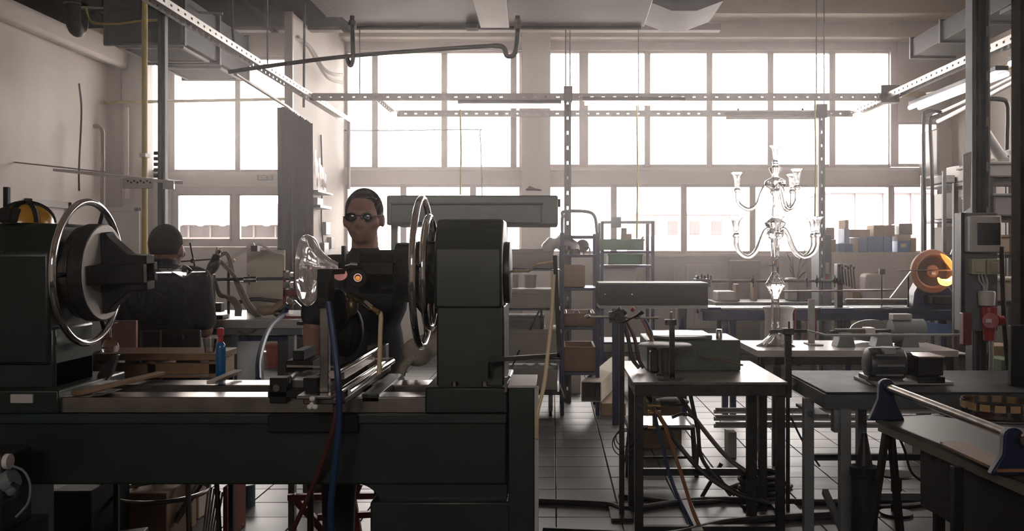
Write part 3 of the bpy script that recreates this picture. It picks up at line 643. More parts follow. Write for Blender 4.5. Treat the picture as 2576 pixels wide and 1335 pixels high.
# flames at this burner
fl = T('burner_flame', 'pink and orange gas flame in the big lathe burner', 'flame', W(880, 695, 3.05))
MB().ell(W(856, 690, 2.985), .022, .008, .019).to('plume', glow('flame_pink', (.62, .26, .25), .35), fl)
MB().ring(W(900, 698, 2.985), .0115, .0018, 'y', 24, 8).to('halo', glow('flame_orange_ring', (.72, .40, .36), .5), fl)
MB().ell(W(900, 699, 2.988), .008, .004, .007).to('glow', glow('flame_amber', (.75, .30, .06), .6), fl)
# hoses over the bed
tag(hose('gas_hose', BLUEH, None, [(826, 758, 2.87), (836, 830, 2.86), (850, 950, 2.82), (853, 1060, 2.84), (842, 1180, 2.87), (832, 1280, 2.9), (836, 1370, 2.95)], .0105), 'blue gas hose falling from the lathe carriage over the bed', 'hose')
tag(hose('gas_hose', REDH, None, [(842, 985, 2.90), (842, 1060, 2.9), (815, 1150, 2.93), (775, 1250, 2.96), (735, 1340, 3.0), (725, 1400, 3.0)], .008), 'dark red gas hose slanting down across the lathe bed', 'hose')
tag(hose('gas_hose', BLUEH, None, [(650, 955, 3.7), (652, 900, 3.9), (675, 830, 4.3), (712, 790, 4.6), (724, 772, 4.6)], .012), 'grey blue hose rising from the lathe to the bench', 'hose')
tag(hose('rubber_tube', TUBEC, None, [(1393, 690, 2.965), (1388, 790, 2.965), (1379, 880, 2.955), (1368, 970, 2.93), (1352, 1040, 2.9), (1350, 1100, 2.93)], .0065), 'cream rubber tube hanging at the tail end of the lathe', 'tube')
# work pieces on the axis
gs = T('glass_spindle', 'thin clear glass stem with a bulb held in the left chuck', 'glass', (-1.24, AXD, AXZ))
MB().lathe([(.0, -1.40), (.0075, -1.40), (.0075, -1.278), (.005, -1.272), (.009, -1.262), (.018, -1.247), (.022, -1.236), (.017, -1.224), (.006, -1.21), (.0035, -1.20), (.0028, -1.165), (0, -1.16)], (0, AXD, AXZ+.004), 'x', 28).to('body', GLASS, gs)
wob = lambda q, i: .014*math.sin(9*q+i*.5)*(1 if i in (0, 1, 2, 3, 4, 5, 6, 7, 8, 9) else 0)
def bell(o, ins=0.):
    out = [(.1175, -.829), (.120, -.819), (.114, -.806), (.098, -.797), (.078, -.786), (.056, -.768), (.036, -.742), (.022, -.713), (.0145, -.693), (.0125, -.67), (.0125, -.62), (0, -.62)]
    inn = [(.110, -.835), (.08, -.823), (.05, -.792), (.03, -.753), (.012, -.715), (0, -.71)]
    return inn[::-1]+out
tag(lat('glass_bell', GLASSB, None, bell(0), (0, AXD, AXZ+.008), 'x', 72, wob), 'wide flared ribbed glass bell spinning in the right chuck', 'glass')
# things on the headstock
hm_ = T('safety_helmet', 'yellow and black face shield helmet lying on the headstock', 'helmet', (X(66, 3.2), 3.2, 1.585))
hp = [(.082*math.cos(t), .066*math.sin(t)) for t in [PI/2*k/7 for k in range(8)]]
MB().lathe(hp, (X(66, 3.2), 3.2, 1.587), 'z', 32, lambda q, i: .05*math.sin(2*q)).to('shell', mat('helmet_yellow', (.42, .20, .01), .22), hm_)
for k in (0, 1, 2):
    q0 = -2.6+.95*k; pts = [Vector((X(66, 3.2)+(.083*math.cos(t))*math.cos(q0), 3.2+.083*math.cos(t)*math.sin(q0), 1.590+.067*math.sin(t))) for t in [PI*j/16 for j in range(17)]]
    MB().tube(pts, .008, 8).to('strap', BLACK, hm_)
MB().box(X(2, 3.1), X(36, 3.1), 3.08, 3.2, 1.586, Z(522, 3.1)).to('visor_mount', BLACK, hm_, .01)
tag(MB().box(X(7, 3.3), X(19, 3.3), 3.3, 3.32, 1.58, Z(470, 3.3)).to('stop_post', BLACK, None, .002), 'short dark upright bar behind the yellow helmet', 'post')
# wooden shelf, bottle, plank and small things behind the bed
sf = T('wooden_shelf', 'brown wooden shelf rack lying behind the lathe bed', 'shelf', (X(390, 3.9), 3.9, .95))
zt = Z(889, 3.85)
MB().box(X(205, 3.85), X(545, 3.85), 3.85, 4.1, zt-.028, zt).to('top_board', WOOD, sf, .003)
MB().box(X(205, 3.85), X(545, 3.85), 3.87, 3.9, Z(943, 3.85), Z(915, 3.85)).to('rail', WOOD, sf, .003)
for px in (365, 520): MB().box(X(px, 3.85), X(px+22, 3.85), 3.87, 4.08, Z(950, 3.85), zt-.028).to('leg', WOOD, sf, .002)
for px in (215,): MB().box(X(px, 3.85), X(px+22, 3.85), 3.87, 4.08, Z(950, 3.85), zt-.028).to('leg', WOOD, sf, .002)
MB().box(X(205, 3.85), X(545, 3.85), 3.87, 4.1, Z(952, 3.85), Z(948, 3.85)).to('bottom_board', WOOD, sf, .003)
for px in (225, 530): MB().box(X(px, 3.85), X(px+12, 3.85), 4.06, 4.08, 0, Z(952, 3.85)).to('foot', BLACK, sf)
pk = tag(MB().obox(W(405, 938, 3.42), W(190, 990, 3.02), .035, .012).to('flat_bar', WOOD, None, .002), 'flat wooden bar laid slanting across the lathe rails', 'bar')
tag(MB().obox(W(600, 933, 3.46), W(530, 962, 3.2), .03, .012).to('flat_bar', CARDP, None, .002), 'short pale bar leaning behind the blue bottle', 'bar')
bo = T('spray_bottle', 'blue bottle with a red cap standing behind the lathe rail', 'bottle', W(555, 945, 3.5))
c = W(555, 945, 3.5)
MB().lathe([(0, 0), (.0165, 0), (.0175, .004), (.0175, .105), (.014, .118), (.009, .124), (0, .124)], c, 'z', 24).to('body', mat('blue_liquid', (.01, .10, .27), .15), bo)
MB().lathe([(.0, .124), (.0085, .124), (.0085, .145), (.012, .148), (.012, .172), (.007, .176), (0, .176)], c, 'z', 20).to('cap', RED, bo); MB().box(c.x-.014, c.x+.006, c.y-.006, c.y+.006, c.z+.150, c.z+.164).to('trigger', RED, bo, .002)
tag(MB().lathe([(0, 0), (.018, .001), (.019, .0), (.0285, .062), (.0275, .062), (.018, .004), (0, .004)], W(528, 888, 3.9), 'z', 24).to('plastic_cup', FILM), 'clear plastic cup on the wooden shelf beside the blue bottle', 'cup')
gb = T('wine_glass', 'upturned clear goblet standing on the wooden shelf', 'glass', W(278, 889, 3.92))
c = W(278, 889, 3.92)
MB().lathe([(.026, 0), (.033, .018), (.034, .032), (.026, .05), (.012, .06), (.004, .066), (.0035, .115), (.008, .122), (.028, .126), (.028, .128), (0, .129)], c, 'z', 32).to('bowl', GLASS, gb)
tag(pbox('pink_panel', PINK, None, 226, 806, 342, 892, 4.35, 4.37), 'pink plastic sheet standing behind the wooden shelf', 'panel')
tag(MB().prism([(X(245, 3.3), Z(940, 3.3)), (X(282, 3.3), Z(893, 3.3)), (X(294, 3.3), Z(892, 3.3)), (X(278, 3.3), Z(940, 3.3)), (X(262, 3.3), 1.036), (X(240, 3.3), 1.036)], 'y', 3.3, 3.33).to('lever_handle', DSTEEL, None, .003), 'dark flat lever sticking up beside the headstock', 'lever')
tag(MB().prism([(X(235, 3.02), 1.037), (X(250, 3.02), 1.05), (X(285, 3.02), 1.049), (X(258, 3.02), 1.037)], 'y', 3.0, 3.09).to('scraper', STEELD, None, .002), 'small dull scraper blade lying on the front rail', 'tool')
# clutter under and before the lathe
# ================================================================ PEOPLE
V = Vector
def hand(mb, wrist, dirv, palm_n, L=.18, curl=.6, side=1, r=.0095):
    # palm, four fingers of unequal length with two bends, thumb from the side of the palm
    d = V(dirv).normalized(); n = V(palm_n); n = (n-d*n.dot(d)).normalized(); s = d.cross(n).normalized()*side
    w0 = V(wrist); k = w0+d*L*.52
    for t in (-.028, -.009, .010, .028): mb.cap(w0+s*t*.7+d*.012, k+s*t*1.05, .016, .0135)
    for t, fl in ((-.031, .78), (-.0105, .96), (.0105, 1.0), (.031, .90)):
        p = k+s*t; seg = L*.47*fl; ang = 0.
        for q, part in enumerate((.45, .31, .24)):
            ang += curl*(.55, .8, .6)[q]; nd = (d*math.cos(ang)+n*math.sin(ang)).normalized(); e = p+nd*seg*part
            mb.cap(p, e, r*(1-.08*q), r*(.93-.08*q), 10); p = e
    b = w0+d*L*.16+s*.03; m1 = b+(s*.75+d*.55+n*.35).normalized()*.045; e = m1+(d*.8+n*.5+s*.1).normalized()*.038
    mb.cap(b-s*.012, m1, .0145, .0115).cap(m1, e, .011, .009)
    return mb
def head(mb, c, f, k=1.):                # c centre of the head, f = +1 looks towards +Y, -1 towards the camera
    c = V(c)
    mb.ell(c+V((0, -.012*f, .022)), .076*k, .093*k, .096*k, 20, 14).ell(c+V((0, .018*f, -.03)), .064*k, .074*k, .082*k, 20, 14)
    mb.ell(c+V((0, .045*f, -.078)), .038, .034, .03).ell(c+V((0, .082*f, .022)), .052, .014, .012)
    mb.cap(c+V((0, .086*f, .016)), c+V((0, .104*f, -.028)), .008, .0135).ell(c+V((.013, .094*f, -.032)), .009, .011, .008).ell(c+V((-.013, .094*f, -.032)), .009, .011, .008)
    mb.ell(c+V((0, .083*f, -.055)), .026, .012, .006).ell(c+V((0, .082*f, -.066)), .022, .012, .0065)
    for sx in (-1, 1):
        mb.ell(c+V((sx*.079, -.008*f, -.012)), .010, .021, .032).ell(c+V((sx*.05, .052*f, -.022)), .026, .026, .024)
    mb.cap(c+V((0, -.022*f, -.06)), c+V((0, -.035*f, -.19)), .054, .062)
    return mb
# ---- the man behind the lathe
c = V((-.792, 4.0, 1.632))
b = MB(); head(b, c, -1)
sL, sR = V((-.975, 4.03, 1.405)), V((-.610, 4.03, 1.405)); eL, eR = V((-1.005, 4.0, 1.155)), V((-.425, 3.92, 1.19)); wL, wR = V((-.965, 3.80, .99)), V((-.462, 3.665, 1.143))
b.ell((-.792, 4.04, 1.30), .165, .105, .19).ell((-.792, 4.05, 1.08), .145, .10, .2).ell((-.792, 4.05, .93), .155, .11, .12).cap((-.93, 4.04, 1.415), (-.655, 4.04, 1.415), .055, .055)
b.cap(sL, eL, .052, .042).cap(eL, wL, .041, .029).cap(sR, eR, .052, .042).cap(eR, wR, .041, .029)
hand(b, wL, (.15, -.75, -.35), (.1, -.3, -1), curl=.5, side=1)
hand(b, wR, (-.75, -.25, -.55), (.25, 0, -.8), curl=.5, side=-1, r=.008)
for sx in (-1, 1):
    h, k_, a = V((-.792+sx*.09, 4.05, .9)), V((-.792+sx*.11, 4.03, .5)), V((-.792+sx*.12, 4.06, .09))
    b.cap(h, k_, .082, .058).cap(k_, a, .056, .04).cap(a+V((0, .02, -.045)), a+V((0, -.15, -.05)), .038, .032)
man = remeshed(b, 'person', SKIN, None, .0085, 3)
tag(man, 'man in dark T-shirt and dark glasses standing behind the green lathe', 'person')
s = MB().ell((-.792, 4.04, 1.30), .183, .122, .20).ell((-.792, 4.05, 1.08), .165, .118, .24).cap((-.94, 4.04, 1.415), (-.645, 4.04, 1.415), .066, .066).cap((-.792, 4.035, 1.43), (-.792, 4.03, 1.475), .08, .068)
s.cap(sL, sL.lerp(eL, .72), .068, .062).cap(sR, sR.lerp(eR, .8), .068, .062).ell((-.792, 4.05, .93), .172, .125, .1)
remeshed(s, 'shirt', SHIRT, man, .012, 4)
s = MB().ell((-.792, 4.05, .88), .165, .12, .11)
for sx in (-1, 1):
    h, k_, a = V((-.792+sx*.09, 4.05, .88)), V((-.792+sx*.11, 4.03, .5)), V((-.792+sx*.12, 4.06, .12)); s.cap(h, k_, .095, .075).cap(k_, a, .075, .062)
remeshed(s, 'trousers', TROUS, man, .016, 3)
for sx in (-1, 1):
    a = V((-.792+sx*.12, 4.06, .09)); remeshed(MB().cap(a+V((0, .04, -.045)), a+V((0, -.17, -.052)), .05, .042).box(a.x-.045, a.x+.045, a.y-.2, a.y+.08, 0, .03), 'shoe', BLACK, man, .012, 2)
h = MB().ell(c+V((0, .016, .030)), .0795, .096, .097, 24, 16)
h.v = [v if not (v.y < c.y-.045 and v.z < c.z+.072) else V((v.x, c.y-.045+(v.y-c.y+.045)*.2, v.z)) for v in h.v]
h.v = [v if v.z > c.z-.015 else V((v.x, v.y, c.z-.015)) for v in h.v]
h.to('hair', HAIR, man)
for sx in (-1, 1): MB().ell(c+V((sx*.031, -.083, .0)), .012, .010, .010).to('eye', WHITE, man)
g = MB().ell(c+V((-.032, -.103, 0)), .025, .006, .018).ell(c+V((.032, -.103, 0)), .025, .006, .018).cap(c+V((-.012, -.107, .006)), c+V((.012, -.107, .006)), .003, .003)
for sx in (-1, 1): g.cap(c+V((sx*.056, -.098, .006)), c+V((sx*.083, -.012, .006)), .003, .003)
g.to('glasses', mat('dark_lens', (.008, .008, .009), .08), man)
gl = MB(); hand(gl, wR, (-.75, -.25, -.55), (.25, 0, -.8), L=.215, curl=.40, side=-1, r=.0175)
gl.cap(wR+V((.03, .04, .01)), wR-V((.03, .01, .02)), .042, .052).ell(wR+V((-.055, -.015, -.035)), .062, .045, .056)
remeshed(gl, 'glove', GLOVE, man, .006, 3)['label'] = 'bulky grey work glove'
# ---- the man at the bench, from behind
c = V((-1.940, 4.80, 1.502)); b = MB(); head(b, c, 1)
sL, sR = V((-2.120, 4.74, 1.345)), V((-1.760, 4.74, 1.345)); eL, eR = V((-2.180, 4.73, 1.085)), V((-1.740, 4.77, 1.10)); wL, wR = V((-2.065, 4.96, 1.155)), V((-1.825, 4.98, 1.155))
b.ell((-1.940, 4.75, 1.22), .165, .105, .2).ell((-1.940, 4.73, 1.0), .15, .10, .2).ell((-1.940, 4.72, .85), .165, .12, .12).cap((-2.085, 4.75, 1.355), (-1.795, 4.75, 1.355), .055, .055)
b.cap(sL, eL, .052, .043).cap(eL, wL, .042, .029).cap(sR, eR, .052, .043).cap(eR, wR, .042, .029)
hand(b, wL, (.6, .75, .1), (.2, .1, -1), curl=.7, side=-1); hand(b, wR, (-.5, .8, .1), (-.2, .1, -1), curl=.7, side=1)
for sx in (-1, 1):
    h, k_, a = V((-1.940+sx*.09, 4.74, .83)), V((-1.940+sx*.12, 5.16, .78)), V((-1.940+sx*.12, 5.12, .36)); b.cap(h, k_, .082, .058).cap(k_, a, .056, .04).cap(a+V((0, -.02, -.04)), a+V((0, .15, -.05)), .038, .032)
man2 = remeshed(b, 'person', SKIN, None, .0085, 3)
tag(man2, 'man in navy T-shirt seen from behind, seated at the left bench', 'person')
s = MB().ell((-1.940, 4.745, 1.22), .19, .125, .21).ell((-1.940, 4.73, .98), .178, .122, .24).cap((-2.095, 4.75, 1.355), (-1.785, 4.75, 1.355), .066, .066).cap((-1.940, 4.755, 1.37), (-1.940, 4.765, 1.405), .08, .07)
s.cap(sL, sL.lerp(eL, .8), .068, .064).cap(sR, sR.lerp(eR, .8), .068, .064)
remeshed(s, 'shirt', SHIRT, man2, .012, 4)
s = MB().ell((-1.940, 4.72, .84), .178, .13, .1)
for sx in (-1, 1):
    h, k_, a = V((-1.940+sx*.09, 4.74, .83)), V((-1.940+sx*.12, 5.16, .78)), V((-1.940+sx*.12, 5.12, .38)); s.cap(h, k_, .095, .075).cap(k_, a, .074, .06)
remeshed(s, 'trousers', TROUS, man2, .016, 3)
for sx in (-1, 1):
    a = V((-1.940+sx*.12, 5.12, .36)); remeshed(MB().cap(a+V((0, -.04, -.045)), a+V((0, .17, -.052)), .05, .042), 'shoe', BLACK, man2, .012, 2)
h = MB().ell(c+V((0, -.016, .028)), .0805, .097, .098, 24, 16)
h.v = [v if v.z > c.z-.028 else V((v.x*1.0, v.y, c.z-.028)) for v in h.v]
h.to('hair', HAIR, man2)
# his high chair
ch = T('work_chair', 'black high work chair under the man at the bench', 'chair', (-1.940, 4.7, 0))
MB().box(-2.155, -1.725, 4.52, 4.95, .68, .735).to('seat', BLACK, ch, .02)
MB().prism([(X(352, 4.5), .86), (X(508, 4.5), .86), (X(506, 4.5), Z(828, 4.5)), (X(354, 4.5), Z(828, 4.5))], 'y', 4.485, 4.51).to('backrest', mat('black_vinyl', (.014, .013, .014), .5), ch, .01)
for px in (356, 405): cyl('back_post', STEELD, ch, W(px, 832, 4.475), (X(px, 4.475), 4.475, .70), .006, 10)
for sx in (-.19, .19):
    for yy in (4.56, 4.91): cyl('leg', STEELD, ch, (-1.940+sx, yy, .68), (-1.940+sx*1.15, yy+(yy-4.735)*.15, 0), .013, 10)
MB().ring((-1.940, 4.735, .3), .22, .011, 'z', 32, 8).to('footrest', STEELD, ch)

# ================================================================ LEFT BENCH and what stands on it
BZ = 1.128
be = T('workbench', 'light topped workbench with aluminium edge behind the lathe on the left', 'workbench', (X(660, 5.4), 5.4, 0))
MB().box(X(385, 5.05), X(808, 5.05), 5.05, 5.85, BZ-.03, BZ).to('top', mat('bench_top', (.52, .50, .47), .3, noise=.1), be, .003)
MB().box(X(385, 5.05), X(808, 5.05), 5.035, 5.05, BZ-.045, BZ-.006).to('edge_profile', ZINC, be, .002); MB().box(X(520, 5.05), X(760, 5.05), 5.05, 5.1, BZ-.08, BZ-.045).to('apron', GREYP, be)
for px in (592, 735, 400): MB().box(X(px-8, 5.1), X(px+8, 5.1), 5.08, 5.13, 0, BZ-.04).to('leg', GREYP, be, .002)
for px in (595, 775): MB().box(X(px-8, 5.8), X(px+8, 5.8), 5.76, 5.81, 0, BZ-.04).to('leg', GREYP, be, .002)
bar('crossbar', BLUE, be, W(592, 850, 5.12), W(735, 850, 5.12), .03)
MB().box(X(553, 5.12), X(596, 5.12), 5.12, 5.6, .25, Z(838, 5.12)).to('drawer_unit', GREYP, be, .004)
for k in range(2): MB().cyl(W(612+16*k, 822, 5.4), W(612+16*k, 960, 5.4), .005, 8).to('rod', DSTEEL, be)
rs = T('red_stand', 'dark red steel stand with chrome clamps on the left bench', 'stand', (X(742, 5.2), 5.2, BZ))
MB().box(X(714, 5.2), X(722, 5.2), 5.18, 5.24, BZ, Z(680, 5.2)).box(X(762, 5.2), X(770, 5.2), 5.18, 5.24, BZ, Z(728, 5.2)).box(X(714, 5.2), X(770, 5.2), 5.18, 5.24, Z(745, 5.2), Z(728, 5.2)).box(X(710, 5.2), X(774, 5.2), 5.15, 5.3, BZ, BZ+.012).to('frame', REDD, rs, .003)
for y_ in (692, 716): MB().box(X(720, 5.2), X(736, 5.2), 5.15, 5.22, Z(y_+8, 5.2), Z(y_-8, 5.2)).to('clamp', CHROME, rs, .004)
MB().obox(W(722, 770, 5.2), W(746, 758, 5.2), .016, .01).obox(W(740, 756, 5.2), W(764, 778, 5.2), .012, .01).to('lever', STEEL, rs)
MB().ell(W(700, 788, 5.15), .028, .03, .02).obox(W(690, 790, 5.15), W(722, 762, 5.15), .016, .014).to('torch_tip', STEELD, rs)
tr = T('burner_rig', 'bench torch on a stand with bundled hoses before the seated man', 'burner', (X(540, 5.15), 5.15, BZ))
cyl('post', STEELD, tr, (X(537, 5.15), 5.15, BZ+.02), W(537, 690, 5.15), .012, 12); MB().box(X(508, 5.1), X(560, 5.1), 5.1, 5.2, BZ, BZ+.02).to('foot', DSTEEL, tr, .003)
MB().box(X(528, 5.12), X(556, 5.12), 5.12, 5.18, Z(785, 5.12), Z(762, 5.12)).to('slide', DSTEEL, tr, .003)
MB().cyl(W(528, 703, 5.15), W(760, 700, 5.2), .009, 12).to('arm', DSTEEL, tr); MB().cyl(W(613, 703, 5.16), W(645, 702, 5.17), .016, 12).cyl(W(627, 690, 5.16), W(627, 716, 5.16), .005, 8).to('sleeve', STEELD, tr)
MB().ell(W(537, 668, 5.12), .03, .03, .055, rot=Matrix.Rotation(.5, 3, 'Y')).cyl(W(522, 690, 5.12), W(546, 640, 5.12), .02, 12).cyl(W(540, 655, 5.12), W(553, 628, 5.12), .01, 10).to('torch', DSTEEL, tr)
for k, (a, bb) in enumerate((((548, 645), (578, 640)), ((552, 655), (592, 690)))):
    MB().tube(cr(wp([(a[0], a[1], 5.14), (bb[0]-6, bb[1], 5.2), (590+12*k, 700+14*k, 5.22), (618+10*k, 765, 5.22), (640+12*k, 790, 5.24), (660, 797, 5.3)], 5.2), 6), .011, 8).to('hose', mat('braided_hose', (.22, .19, .15), .7), tr)
for k in range(3):
    MB().tube(cr(wp([(542, 705, 5.1), (552, 735+4*k, 5.1), (570+8*k, 748, 5.1), (592+6*k, 770, 5.12), (594+5*k, 795, 5.12)], 5.1), 6), .008, 8).to('hose', mat('braided_hose', (.22, .19, .15), .7), tr)
cyl('pointer', DSTEEL, tr, W(478, 610, 5.1), W(494, 690, 5.12), .005, 8); cyl('pointer', DSTEEL, tr, W(450, 658, 5.1), W(530, 652, 5.12), .004, 8); MB().ell(W(485, 656, 5.1), .013, .013, .013).to('joint', DSTEEL, tr)
MB().ell(W(549, 640, 5.12), .012, .012, .012).cyl(W(545, 645, 5.12), W(556, 622, 5.12), .004, 8).cyl(W(541, 640, 5.12), W(546, 620, 5.12), .004, 8).to('valve', BRASS, tr)
fm = T('torch_flame', 'small orange flame at the bench torch right of the seated man', 'flame', W(512, 692, 5.1))
MB().ell(W(511, 694, 5.08), .026, .016, .016, rot=Matrix.Rotation(.25, 3, 'Y')).to('plume', glow('flame_soft', (1., .38, .18), 1.2), fm); MB().ell(W(521, 696, 5.065), .008, .006, .007).to('core', FLAMEW, fm)
lp = T('arm_lamp', 'white jointed arm lamp leaning over the left bench', 'lamp', W(600, 640, 5.6))
bar('arm', WHITE, lp, W(558, 663, 5.5), W(640, 614, 5.5), .02, .02); bar('tube', TUBEC, lp, W(575, 667, 5.5), W(590, 652, 5.5), .02)
MB().box(X(634, 5.5), X(650, 5.5), 5.48, 5.53, Z(632, 5.5), Z(618, 5.5)).to('joint', DSTEEL, lp); MB().tube(cr(wp([(640, 626), (650, 614), (668, 622), (690, 634), (714, 640)], 5.5), 6), .007, 8).to('cord', WHITE, lp)
cyl('post', DSTEEL, lp, W(575, 655, 5.52), (X(575, 5.52), 5.52, BZ), .008, 8)
tag(MB().box(X(620, 5.7), X(716, 5.7), 5.7, 5.72, BZ, Z(628, 5.7)).to('board', mat('cream_board', (.50, .46, .38), .7, noise=.06), None, .004), 'cream board standing at the back of the left bench', 'board')
gm = MB(); gm.ell(W(676, 780, 5.2), .055, .05, .028).ell(W(696, 778, 5.2), .04, .045, .026).cap(W(655, 778, 5.2), W(665, 786, 5.18), .02, .02).cap(W(700, 772, 5.2), W(724, 764, 5.22), .028, .034)
tag(remeshed(gm, 'work_glove', mat('beige_glove', (.34, .26, .19), .95, noise=.2, scale=30), None, .007, 3), 'beige work glove lying on the left bench', 'glove')
tag(hose('black_hose', RUBBER, None, [(600, 760, 5.4), (640, 752, 5.42), (690, 756, 5.45), (745, 760, 5.5)], .012), 'black hose lying along the rear of the left bench', 'hose')
tag(hose('slack_hose', mat('brown_hose', (.10, .08, .06), .6), None, [(596, 818, 5.08), (602, 832, 5.06), (622, 838, 5.06), (645, 828, 5.06), (654, 816, 5.08)], .012), 'brown hose sagging in a loop below the bench edge', 'hose')
bk = T('bucket', 'red plastic bucket on the floor by the far door', 'bucket', (X(690, 12.2), 12.2, 0))
MB().lathe([(0, 0), (.085, 0), (.105, .27), (.112, .27), (.112, .29), (.1, .29), (.082, .01), (0, .01)], (X(690, 12.2), 12.2, 0), 'z', 28).to('body', RED, bk)
MB().tube([V((X(690, 12.2)+.108*math.cos(t), 12.2-.02, .27-.09*math.sin(t))) for t in [PI*k/12 for k in range(13)]], .004, 6).to('handle', STEEL, bk)
tag(box('dark_cabinet', mat('taupe_cabinet', (.10, .085, .075), .6), None, X(728, 5.6), X(805, 5.6), 5.9, 6.2, 0, Z(845, 6.0)), 'dark low cabinet under the right end of the left bench', 'cabinet')
st = T('side_stand', 'small dark T shaped stand before the left bench', 'stand', (X(778, 4.7), 4.7, 0))
MB().box(X(749, 4.7), X(808, 4.7), 4.68, 4.78, Z(817, 4.7), Z(808, 4.7)).to('plate', DSTEEL, st, .002); cyl('post', DSTEEL, st, W(781, 815, 4.73), (X(781, 4.73), 4.73, 0), .016, 12); MB().lathe([(.14, 0), (.14, .012), (.02, .02)], (X(781, 4.73), 4.73, 0), 'z', 24).to('foot', DSTEEL, st)
# glassware and switches on the partition
ws = T('wall_shelf', 'small dark bracket shelf on the white partition', 'shelf', (-3.0, 12, Z(520, 12)))
MB().box(-3.05, -2.86, 11.75, 12.35, Z(524, 12), Z(517, 12)).to('board', DSTEEL, ws)
MB().box(-3.05, -2.92, 11.85, 12.15, Z(517, 12), Z(498, 12)).to('box', GREYP, ws, .004)
for i, (px, h_, r_, lab) in enumerate(((792, .5, .05, 'tallest clear glass tube on the partition rack'), (806, .42, .06, 'clear glass vessel between two others on the partition rack'), (820, .32, .055, 'shortest clear glass jar on the partition rack'))):
    xx = -2.95; yy = 11.8+.2*i; z0 = Z(482, 12)
    tag(MB().lathe([(0, 0), (r_, 0), (r_*1.0, h_*.7), (r_*.5, h_*.85), (r_*.5, h_), (r_*.42, h_), (r_*.42, h_*.84), (r_*.9, h_*.68), (r_*.9, .012), (0, .012)], (xx, yy, z0), 'z', 20).to('glass_vessel', GLASS), lab, 'glass', 'glassware on the partition')
rk = T('glass_rack', 'thin dark rack with glassware on the partition', 'rack', (-3.0, 12, Z(484, 12)))
MB().box(-3.05, -2.85, 11.6, 12.4, Z(487, 12), Z(482.5, 12)).to('board', DSTEEL, rk); cyl('post', DSTEEL, rk, (-3.02, 11.62, Z(487, 12)), (-3.02, 11.62, Z(375, 12)), .02, 8)
for k, (px, y0, y1, dd) in enumerate(((838, 558, 590, 12.6), (848, 596, 625, 12.9), (832, 610, 640, 12.5))):
    tag(MB().box(-3.05, -2.99, dd, dd+.25, Z(y1, dd), Z(y0, dd)).to('switch_box', (GREYP, GREYL, DSTEEL)[k], None, .004), ('grey upper switch box on the partition wall', 'pale middle switch box on the partition wall', 'dark lowest switch box on the partition wall')[k], 'switch box')
tag(tube('wall_cable', RUBBER, None, cr([V((-3.035, 12.5, 3.0)), V((-3.03, 12.55, 2.4)), V((-3.03, 12.5, 1.9)), V((-3.03, 12.6, 1.55))], 6), .01), 'dark cable dropping down the partition wall', 'cable')
# white framed screen in the far left corner
sc = T('partition_screen', 'white framed screen standing in the far left corner', 'screen', (X(305, 11.5), 11.5, 0))
a, b_ = X(258, 11.5), X(349, 11.5); zt = Z(521, 11.5)
MB().box(a, a+.06, 11.5, 11.55, 0, zt).box(b_-.06, b_, 11.5, 11.55, 0, zt).box(a, b_, 11.5, 11.55, zt-.05, zt).to('frame', PLASTER2, sc, .004); MB().box(a+.06, b_-.06, 11.515, 11.53, 0, zt-.05).to('sheet', PLASTER2, sc)
# clutter under the lathe
pu = T('vacuum_pump', 'pale grey pump with a looping hose at the lower left corner', 'pump', (X(20, 2.75), 2.75, .6))
MB().box(X(-70, 2.75), X(12, 2.75), 2.74, 2.9, Z(1340, 2.75), Z(1142, 2.75)).to('housing', DSTEEL, pu, .01); MB().cyl(W(14, 1160, 2.74), W(26, 1160, 2.74), .022, 16).to('cap', WHITE, pu)
MB().cyl(W(10, 1215, 2.75), W(36, 1200, 2.75), .03, 16).ell(W(30, 1225, 2.75), .02, .02, .026).to('motor', GREYP, pu)
MB().tube(cr(wp([(28, 1170), (60, 1185), (76, 1220), (70, 1265), (40, 1300)], 2.72), 6), .0035, 8).to('hose', GREYP, pu); MB().tube(cr(wp([(30, 1215), (46, 1228), (40, 1250), (10, 1262)], 2.71), 6), .006, 8).to('hose', DSTEEL, pu)
MB().box(X(-80, 2.75), X(30, 2.75), 2.7, 2.95, 0, Z(1340, 2.75)).to('pedestal', BLACK, pu)
tcn = T('paint_can', 'teal can standing on the floor under the lathe', 'can', (X(620, 5.6), 5.6, 0))
MB().lathe([(0, 0), (.05, 0), (.05, .115), (.053, .118), (.053, .125), (0, .125)], (X(620, 5.6), 5.6, 0), 'z', 24).to('body', mat('teal_can', (.06, .13, .13), .5, noise=.2), tcn); MB().ring((X(620, 5.6), 5.6, .118), .052, .003, 'z', 24, 6).to('rim', STEELD, tcn)
tag(MB().lathe([(0, 0), (.012, 0), (.012, .1), (.009, .104), (.009, .125), (0, .127)], (X(667, 4.5), 4.5, .02), 'z', 16).to('marker_pen', mat('yellow_plastic', (.40, .36, .05), .5)), 'yellow pen standing on the pale round plate', 'pen')
tag(MB().lathe([(0, 0), (.14, 0), (.15, .015), (.15, .02), (0, .02)], (X(660, 4.5), 4.5, 0), 'z', 36).to('round_plate', mat('pale_plate', (.30, .28, .26), .4, noise=.3)), 'pale round plate on the floor under the lathe', 'plate')
rt = T('trestle', 'dark red crossed leg trestle under the lathe bed', 'trestle', (X(860, 4.9), 4.9, 0))
for a_, b_ in (((735, 1245), (840, 1400)), ((905, 1215), (840, 1400)), ((880, 1215), (905, 1400))): bar('leg', REDD, rt, W(*a_, 4.9), V((X(b_[0], 4.9), 4.9, 0)), .035)
bar('rail', REDD, rt, W(725, 1250, 4.9), W(985, 1245, 4.9), .03); bar('rail', REDD, rt, W(800, 1300, 4.9), W(985, 1290, 4.9), .03)
